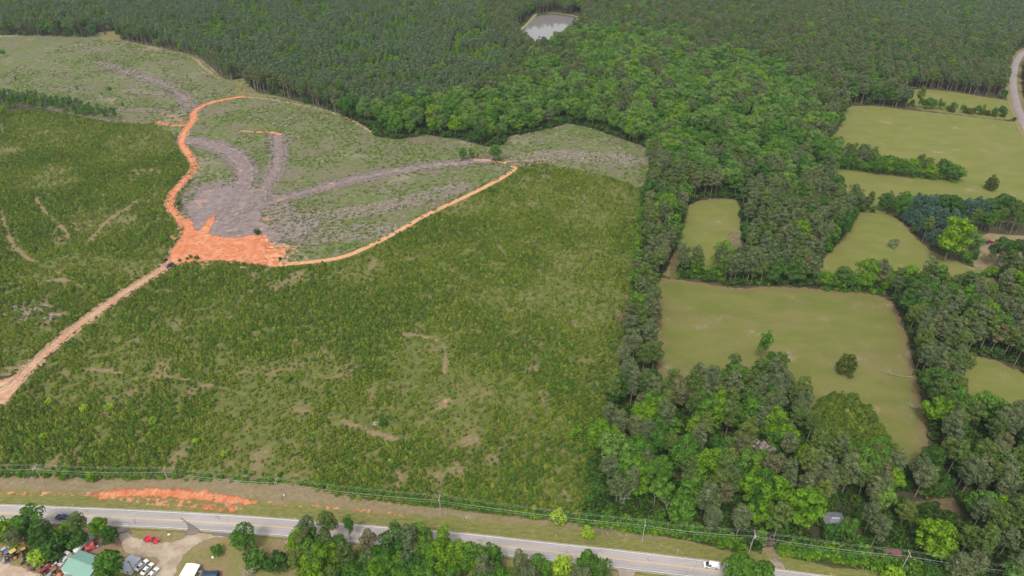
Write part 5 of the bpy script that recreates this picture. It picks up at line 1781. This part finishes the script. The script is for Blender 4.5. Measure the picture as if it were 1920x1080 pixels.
MACH = [
    (38, 1030, 0.7, 'yellow', "yellow loader with a square roof, upper one of the yellow pair", 1.15), (34, 1040, 0.9, 'yellow', "yellow loader at the front of the yellow pair", 1.25),
    (48, 1033, 2.2, 'yellow', "yellow machine arm and frame right of the yellow roof", 0.9), (22, 1042, 0.5, 'old_blue', "blue tractor left of the yellow loaders", 1.1),
    (90, 1048, 0.3, 'orange', "orange machine in the thick of the scrap", 1.1), (99, 1038, 1.4, 'orange', "orange backhoe with arm up below the dark bush", 1.0),
    (83, 1058, 2.6, 'orange', "orange tractor at the near side of the scrap heap", 0.9), (96, 1055, 0.9, 'orange', "rusty orange frame machine beside the red one", 0.8),
    (75, 1045, 0.2, 'crimson', "dark red tractor beside the lime bush", 0.9), (88, 1072, 1.0, 'crimson', "red tractor at the lower end of the scrap row", 0.9),
    (109, 1073, 0.6, 'rust', "rust brown machine next to the white workshop wall", 1.0), (1, 1015, 0.8, 'crimson', "red tractor at the left picture edge", 1.1),
    (54, 1021, 1.8, 'crimson', "dark red tractor under the trees behind the yellow ones", 0.8), (119, 1037, 0.7, 'old_blue', "dark blue machine beside the white truck", 0.8),
    (85, 1064, 0.4, 'grey', "grey engine machine in front of the orange tractor", 0.8), (14, 1034, 0.9, 'grey', "grey tractor at the left of the blue one", 0.9),
    (1853, 457, 0.3, 'crimson', "red tractor standing on the homestead yard", 1.2)]
for k, (x, y, rz, col, lab, sc) in enumerate(MACH):
    machine(lab, P(x, y), rz, col, k, boom=k % 3 != 2, sc=sc)

JX = [(12, 1045), (8, 1050), (28, 1048), (46, 1050), (52, 1054), (60, 1050), (68, 1056), (72, 1062), (64, 1064), (76, 1070), (94, 1063), (100, 1058), (104, 1066), (110, 1060), (104, 1048), (112, 1044), (116, 1050),
      (80, 1052), (70, 1050), (42, 1058), (56, 1062), (96, 1076), (112, 1080), (124, 1062), (66, 1070), (124, 1034), (60, 1028), (44, 1044), (18, 1052), (92, 1036)]
COLJ = ['rust', 'grey', 'orange', 'pale', 'rust', 'green', 'white', 'crimson', 'old_blue', 'rust']
CW = {'rust': 'rust brown', 'grey': 'grey', 'orange': 'orange', 'pale': 'pale grey', 'green': 'green', 'white': 'white', 'crimson': 'dark red', 'old_blue': 'blue'}
for k, (x, y) in enumerate(JX):
    col = COLJ[k % 10]
    xy, rz = P(x, y), k * 1.7
    q = k % 4
    if q == 0:
        t = thing("scrap_girder", f"{CW[col]} scrap steel frame lying in the junkyard", "scrap metal", xy, rz, f"{CW[col]} scrap frames in the junkyard", 0.1)
        m = MB()
        for a, b in (((-1.5, -.6, .3), (1.5, -.6, .4)), ((-1.5, .6, .3), (1.5, .6, .4)), ((-1.5, -.6, .3), (-1.5, .6, .3)), ((0, -.6, .35), (0, .6, .35)), ((1.5, -.6, .4), (1.5, .6, .4)), ((-1.5, 0, .3), (-2.6, 0, .7))):
            m.tube([a, b], .09, 5)
        m.build("beam", PAINTS[col], t)
        MB().box((.6, 0, .6), (.9, .8, .5)).build("engine_block", M_DARK, t)
    elif q == 1:
        m = MB()
        for j in range(4):
            m.tube([(-1.8 + .2 * j, -.5 + .3 * j, .25), (1.7 - .15 * j, -.4 + .28 * j, .3 + .05 * j)], .14, 7)
        o_ = m.build("scrap_pipe_stack", PAINTS[col])
        o_.location, o_.rotation_euler = (*xy, .1), (0, 0, rz)
        o_['label'], o_['category'], o_['group'] = f"{CW[col]} bundle of scrap pipes on the junkyard ground", "scrap metal", f"{CW[col]} scrap pipe bundles in the junkyard"
    elif q == 2:
        m = MB().box((0, 0, .5), (1.8, 1.1, .5)).box((.4, .1, .95), (.8, .7, .5), .4).tube([(-.8, .2, .6), (-1.3, .4, 1.5)], .08, 6)
        o_ = m.build("scrap_block", PAINTS[col])
        o_.location, o_.rotation_euler = (*xy, .1), (0, 0, rz)
        o_['label'], o_['category'], o_['group'] = f"{CW[col]} scrapped engine part lying in the junkyard", "scrap metal", f"{CW[col]} scrapped engine parts in the junkyard"
    else:
        m = MB()
        for j in range(3):
            m.tube([(.15 * j, .1 * j, .1 + .26 * j), (.15 * j, .1 * j, .34 + .26 * j)], .5, 12)
        o_ = m.build("tyre_pile", M_TYRE)
        o_.location = (*xy, .0)
        o_['label'], o_['category'], o_['group'] = "pile of old black tyres between the scrap", "tyre pile", "tyre piles in the junkyard"

o_ = MB().tube([(-1.6, 0, .5), (1.6, 0, .5)], .35, 10).build("steel_tank", PAINTS['white'])
o_.location, o_.rotation_euler = (*P(101, 1062), .1), (0, 0, heading((96, 1067), (105, 1058)))
o_['label'], o_['category'] = "long white pipe lying among the scrap left of the workshop", "tank"


# ---- power line
M_POLE = paint("weathered_pole", (0.42, 0.38, 0.34), 0.95, 0.1, 0.15)
M_INS = paint("insulator_grey", (0.72, 0.72, 0.74), 0.5, 0.3)
M_WIRE = paint("bright_wire", (0.40, 0.41, 0.41), 0.5, 0.4, 0.02)
PB = [(-165, 905), (86, 912), (322, 917), (527.5, 937), (827, 970), (1203.5, 1017), (1404, 1037), (1686, 1075), (2030, 1122)]
PB = [P(*p) for p in PB]
HP = 12.0
plab = {1: "utility pole with two crossarms and guy wires at the far left", 2: "utility pole above the orange clay bank", 3: "utility pole beside the white utility box", 4: "utility pole in the middle of the line on the tan bank",
        5: "pale utility pole in front of the front wood", 6: "utility pole with a grey transformer near the gravel patch", 7: "utility pole among trees at the lower right"}
ends = []
for k, (x, y) in enumerate(PB):
    a = PB[max(0, k - 1)]
    b = PB[min(len(PB) - 1, k + 1)]
    ang = math.atan2(b[1] - a[1], b[0] - a[0])
    px, py = -math.sin(ang), math.cos(ang)
    ends.append([(x + px * o_, y + py * o_, z) for o_, z in ((-1.35, HP - .15), (.35, HP + .35), (1.35, HP - .15), (0.18, HP - 2.1), (0.18, HP - 3.3))])
    if k not in plab:
        continue
    t = thing("utility_pole", plab[k], "utility pole", (x, y), ang, "utility poles along the highway")
    MB().tube([(0, 0, 0), (0, 0, HP)], [.17, .11], 9).build("pole", M_POLE, t)
    if k not in (5, 6):
        MB().box((0, 0, HP - .4), (.16, 3.0, .2)).build("crossarm", M_POLE, t)
    else:
        MB().box((0, 0, HP - .4), (.14, 2.9, .12)).build("crossarm", M_POLE, t)
    if k == 1:
        MB().box((0, 0, HP - 1.1), (2.6, .16, .18)).build("crossarm", M_POLE, t)
        for g_ in ((50, 917), (36, 913)):
            q = P(*g_)
            dx, dy = q[0] - x, q[1] - y
            ca, sa = math.cos(-ang), math.sin(-ang)
            MB().tube([(0, 0, HP - .6), (dx * ca - dy * sa, dx * sa + dy * ca, 0)], .035, 4).build("guy_wire", M_WIRE, t)
    for o_, z in ((-1.35, HP - .3), (.0, HP - .05), (1.35, HP - .3)):
        MB().tube([(0, o_, z), (0, o_, z + .12), (0, o_, z + .24)], [.06, .13, .05], 7).build("insulator", M_INS, t)
    if k == 6:
        tr_ = MB().tube([(.4, 0, HP - 2.9), (.4, 0, HP - 2.75), (.4, 0, HP - 1.75), (.4, 0, HP - 1.6)], [.34, .42, .42, .3], 12).build("transformer", PAINTS['grey'], t)
        MB().tube([(.4, .1, HP - 1.6), (.4, .1, HP - 1.25)], .07, 6).build("bushing", M_INS, tr_)
wn_ = ["nearest of the three top wires of the power line", "middle one of the three top wires of the power line", "farthest of the three top wires of the power line", "upper one of the two low wires of the power line",
       "lowest wire of the power line, hung below all others"]
for w in range(5):
    m = MB()
    pts = []
    for k in range(len(PB) - 1):
        a, b = Vector(ends[k][w]), Vector(ends[k + 1][w])
        n_ = 14
        for j in range(n_ + (k == len(PB) - 2)):
            t_ = j / n_
            p = a.lerp(b, t_)
            p.z -= 4 * (0.9 if w < 3 else 1.1) * t_ * (1 - t_)
            pts.append(p)
    m.tube(pts, .021 if w != 3 else .026, 4)
    m.build("power_cable", M_WIRE, None, label=wn_[w], cat="power cable", group="cables of the power line")
t = thing("service_pole", "dark leaning service pole in front of the pale metal shed", "utility pole", P(258, 1083), 0.0)
MB().tube([(0, 0, 0), (-.6, .3, 9.5)], [.17, .12], 8).build("pole", paint("dark_pole", (0.10, 0.075, 0.06), 0.9), t)
MB().box((-.57, .3, 9.0), (1.6, .12, .14)).build("crossarm", bpy.data.materials["dark_pole"], t)
t = thing("service_pole", "thin grey service pole at the right of the white cars", "utility pole", P(289, 1092), 0.0)
MB().tube([(0, 0, 0), (-.4, .2, 8.5)], [.13, .09], 8).build("pole", M_POLE, t)
MB().tube([(-.4, .2, 8.1), (-.4, .2, 8.5)], .16, 8).build("cap", PAINTS['grey'], t)
t = thing("utility_box", "small white utility box on a post beneath the power line", "utility box", P(534, 934))
MB().tube([(0, 0, 0), (0, 0, 1.6)], .07, 6).build("post", M_POLE, t)
MB().box((0, 0, 1.8), (.45, .4, .9)).build("cabinet", PAINTS['white'], t)
t = thing("lawn_ornament", "white bird shaped ornament on the grass strip beside the highway", "lawn ornament", P(317, 1004))
MB().tube([(-.6, 0, .3), (-.1, 0, .55), (.4, 0, .6), (.8, .1, 1.1)], [.08, .35, .25, .08], 8).build("figure", PAINTS['white'], t)
MB().tube([(0, 0, 0), (0, 0, .4)], .12, 6).build("stand", PAINTS['grey'], t)
t = thing("stone", "white stone at the foot of the clipped round shrub", "stone", P(399, 1046))
MB().tube([(0, 0, 0), (0, .1, .3), (.1, 0, .6)], [.45, .5, .2], 7).build("boulder", PAINTS['white'], t)


# ---- dead trees, logs and brush piles
def dead_tree(label, xy, h, seed, spread=0.5, r=.2, name="dead_tree", depth=3, leanx=0.0, lie=None, z=0.0, cat="dead tree"):
    g_ = random.Random(seed)
    tr_, br = MB(), MB()

    def grow(mb, p, d, L_, r_, lev):
        pts, rs = [p], [r_]
        for k in range(4):
            d = (d + Vector((g_.uniform(-.16, .16), g_.uniform(-.16, .16), g_.uniform(-.02, .1)))).normalized()
            p = p + d * L_ / 4
            pts.append(p)
            rs.append(r_ * (1 - .72 * (k + 1) / 4))
        mb.tube(pts, rs, 6 if lev else 8, True)
        if lev >= depth:
            return
        for k in range(5 if lev == 0 else 3):
            i = min(4, (2 if lev == 0 else 1) + k % 3)
            a = g_.uniform(0, 6.283)
            d2 = (d * (1 - spread) + Vector((math.cos(a), math.sin(a), g_.uniform(0, .5))) * spread * 1.3).normalized()
            grow(br, pts[i], d2, L_ * g_.uniform(.4, .62), max(rs[i] * .7, .035), lev + 1)
    d0 = Vector((leanx, 0, 1)).normalized() if lie is None else Vector((math.cos(lie), math.sin(lie), .04))
    t = thing(name, label, cat, xy, 0, None, z)
    grow(tr_, Vector((0, 0, 0 if lie is None else .25)), d0, h * .72, r, 0)
    tr_.build("trunk", M_DEAD, t)
    br.build("branch", M_DEAD, t)
    return t


def base_of(x, y, h, f):
    return P(x, y, h * f)


dead_tree("bare white forked snag standing in the front wood", P(1230, 930, 6), 13, 3, .42, .2)
dead_tree("dead pine with bare side branches at the left of the front wood", P(1170, 945, 4), 13, 8, .6, .18)
dead_tree("pale forked dead trunk below the front wood crowns", P(1250, 955, 3), 9, 12, .3, .17)
dead_tree("bare grey spreading tree at the left of the roadside pines", P(552, 1013, 5), 10, 21, .75, .24, depth=4)
dead_tree("bare grey tree at the bottom of the lawn", P(462, 1075, 3), 7, 22, .8, .2, depth=4)
dead_tree("bare branched trunk in the roadside clump", P(762, 1060, 5), 13, 25, .55, .26, depth=4)
dead_tree("thin bare tree in front of the highway between the clumps", P(690, 1003, 5), 9, 29, .7, .18, depth=4)
dead_tree("bare white tree showing above the strip left of the pasture", P(1190, 625, 12), 18, 31, .5, .24)
dead_tree("dead white tree in the lower right wood", P(1880, 870, 13), 19, 34, .5, .24)
dead_tree("broken pale trunk on the verge below the power line", P(1634, 1050), 4.5, 38, .4, .22)
dead_tree("bare grey tree at the left edge of the left young pines", P(3, 240, 5), 10, 39, .7, .3, depth=4)
dead_tree("fallen pale tree lying on the pasture across the dark soil edge", P(1711, 707), 17, 41, .15, .14, "fallen_tree", lie=math.radians(176), cat="fallen tree")
dead_tree("small fallen branch on the right side of the pasture", P(1704, 620), 6, 43, .3, .12, "fallen_branch", lie=math.radians(168), cat="fallen branch")
dead_tree("fallen limb at the lower end of the pasture", P(1735, 768), 9, 44, .35, .12, "fallen_branch", lie=math.radians(170), cat="fallen branch")
dead_tree("pale leaning log on the brush heap near the transformer pole", P(1420, 1021), 7, 47, .2, .2, "fallen_branch", lie=math.radians(62), cat="fallen branch")
dead_tree("brown broken log beside the transformer pole", P(1417, 1024), 5, 48, .2, .16, "fallen_branch", lie=math.radians(150), cat="fallen branch")


def brush_pile(label, xy, r, n_, seed):
    g_ = random.Random(seed)
    m = MB()
    for k in range(n_):
        a, l_ = g_.uniform(0, 6.28), g_.uniform(.8, 2.6)
        x, y, z = g_.gauss(0, r * .45), g_.gauss(0, r * .3), g_.uniform(.1, 1.3)
        m.tube([(x, y, z), (x + math.cos(a) * l_ * .5, y + math.sin(a) * l_ * .5, z + g_.uniform(-.1, .5)), (x + math.cos(a + .3) * l_, y + math.sin(a + .3) * l_, max(.05, z + g_.uniform(-.4, .7)))], [.07, .05, .02], 4, False)
    o_ = m.build("brush_pile", paint("cut_branches", (0.30, 0.25, 0.22), 0.95, 0.1, 0.25) if "cut_branches" not in bpy.data.materials else bpy.data.materials["cut_branches"], None, label=label, cat="brush pile")
    o_.location = (*xy, .1)


brush_pile("grey-brown brush pile on the verge below the front wood", P(1130, 994), 5, 90, 1)
brush_pile("brush pile around the foot of the transformer pole", P(1396, 1022), 5, 80, 2)
brush_pile("grey brush heap right of the pale leaning log", P(1448, 1018), 5, 80, 3)
brush_pile("long grey brush row along the verge at the lower right", P(1600, 1048), 6, 60, 4)
brush_pile("small brush heap on the landing of the clearing", P(478, 361), 4, 60, 5)
brush_pile("tangle of pale logs at the upper edge of the orange clay", P(440, 436), 7, 70, 6)
brush_pile("heap of branches on the grey landing right of the clay tongue", P(463, 416), 6, 50, 7)
brush_pile("dark dead brush at the pasture corner by the hedge", P(1380, 462), 6, 70, 8)
t = thing("old_stump", "grey stump with roots among the young pines", "stump", P(703, 796))
MB().tube([(0, 0, 0), (0, 0, .6), (.1, 0, 1.5)], [1.0, .55, .4], 8).build("trunk", M_DEAD, t)
MB().tube([(0, 0, .3), (1.2, .5, .9), (1.8, .6, 1.6)], [.25, .2, .05], 5).build("root", M_DEAD, t)
#END_OBJECTS

# ---------------------------------------------------------------- air
hm = bpy.data.materials.new("haze")
hm.use_nodes = True
ht = hm.node_tree
ht.nodes.clear()
ho = ht.nodes.new("ShaderNodeOutputMaterial")
hv = ht.nodes.new("ShaderNodeVolumePrincipled")
hv.inputs['Color'].default_value = (0.78, 0.86, 1.0, 1)
hv.inputs['Density'].default_value = 0.00006
hv.inputs['Anisotropy'].default_value = 0.0
ht.links.new(hv.outputs[0], ho.inputs['Volume'])
hb = [(-4200, -400, -1), (4200, -400, -1), (4200, 8200, -1), (-4200, 8200, -1), (-4200, -400, 245), (4200, -400, 245), (4200, 8200, 245), (-4200, 8200, 245)]
hme = bpy.data.meshes.new("haze")
hme.from_pydata(hb, [], [(3, 2, 1, 0), (4, 5, 6, 7), (0, 1, 5, 4), (1, 2, 6, 5), (2, 3, 7, 6), (3, 0, 4, 7)])
hme.materials.append(hm)
obj("haze", hme, kind='stuff', label="thin pale blue air over the whole landscape", cat="haze")
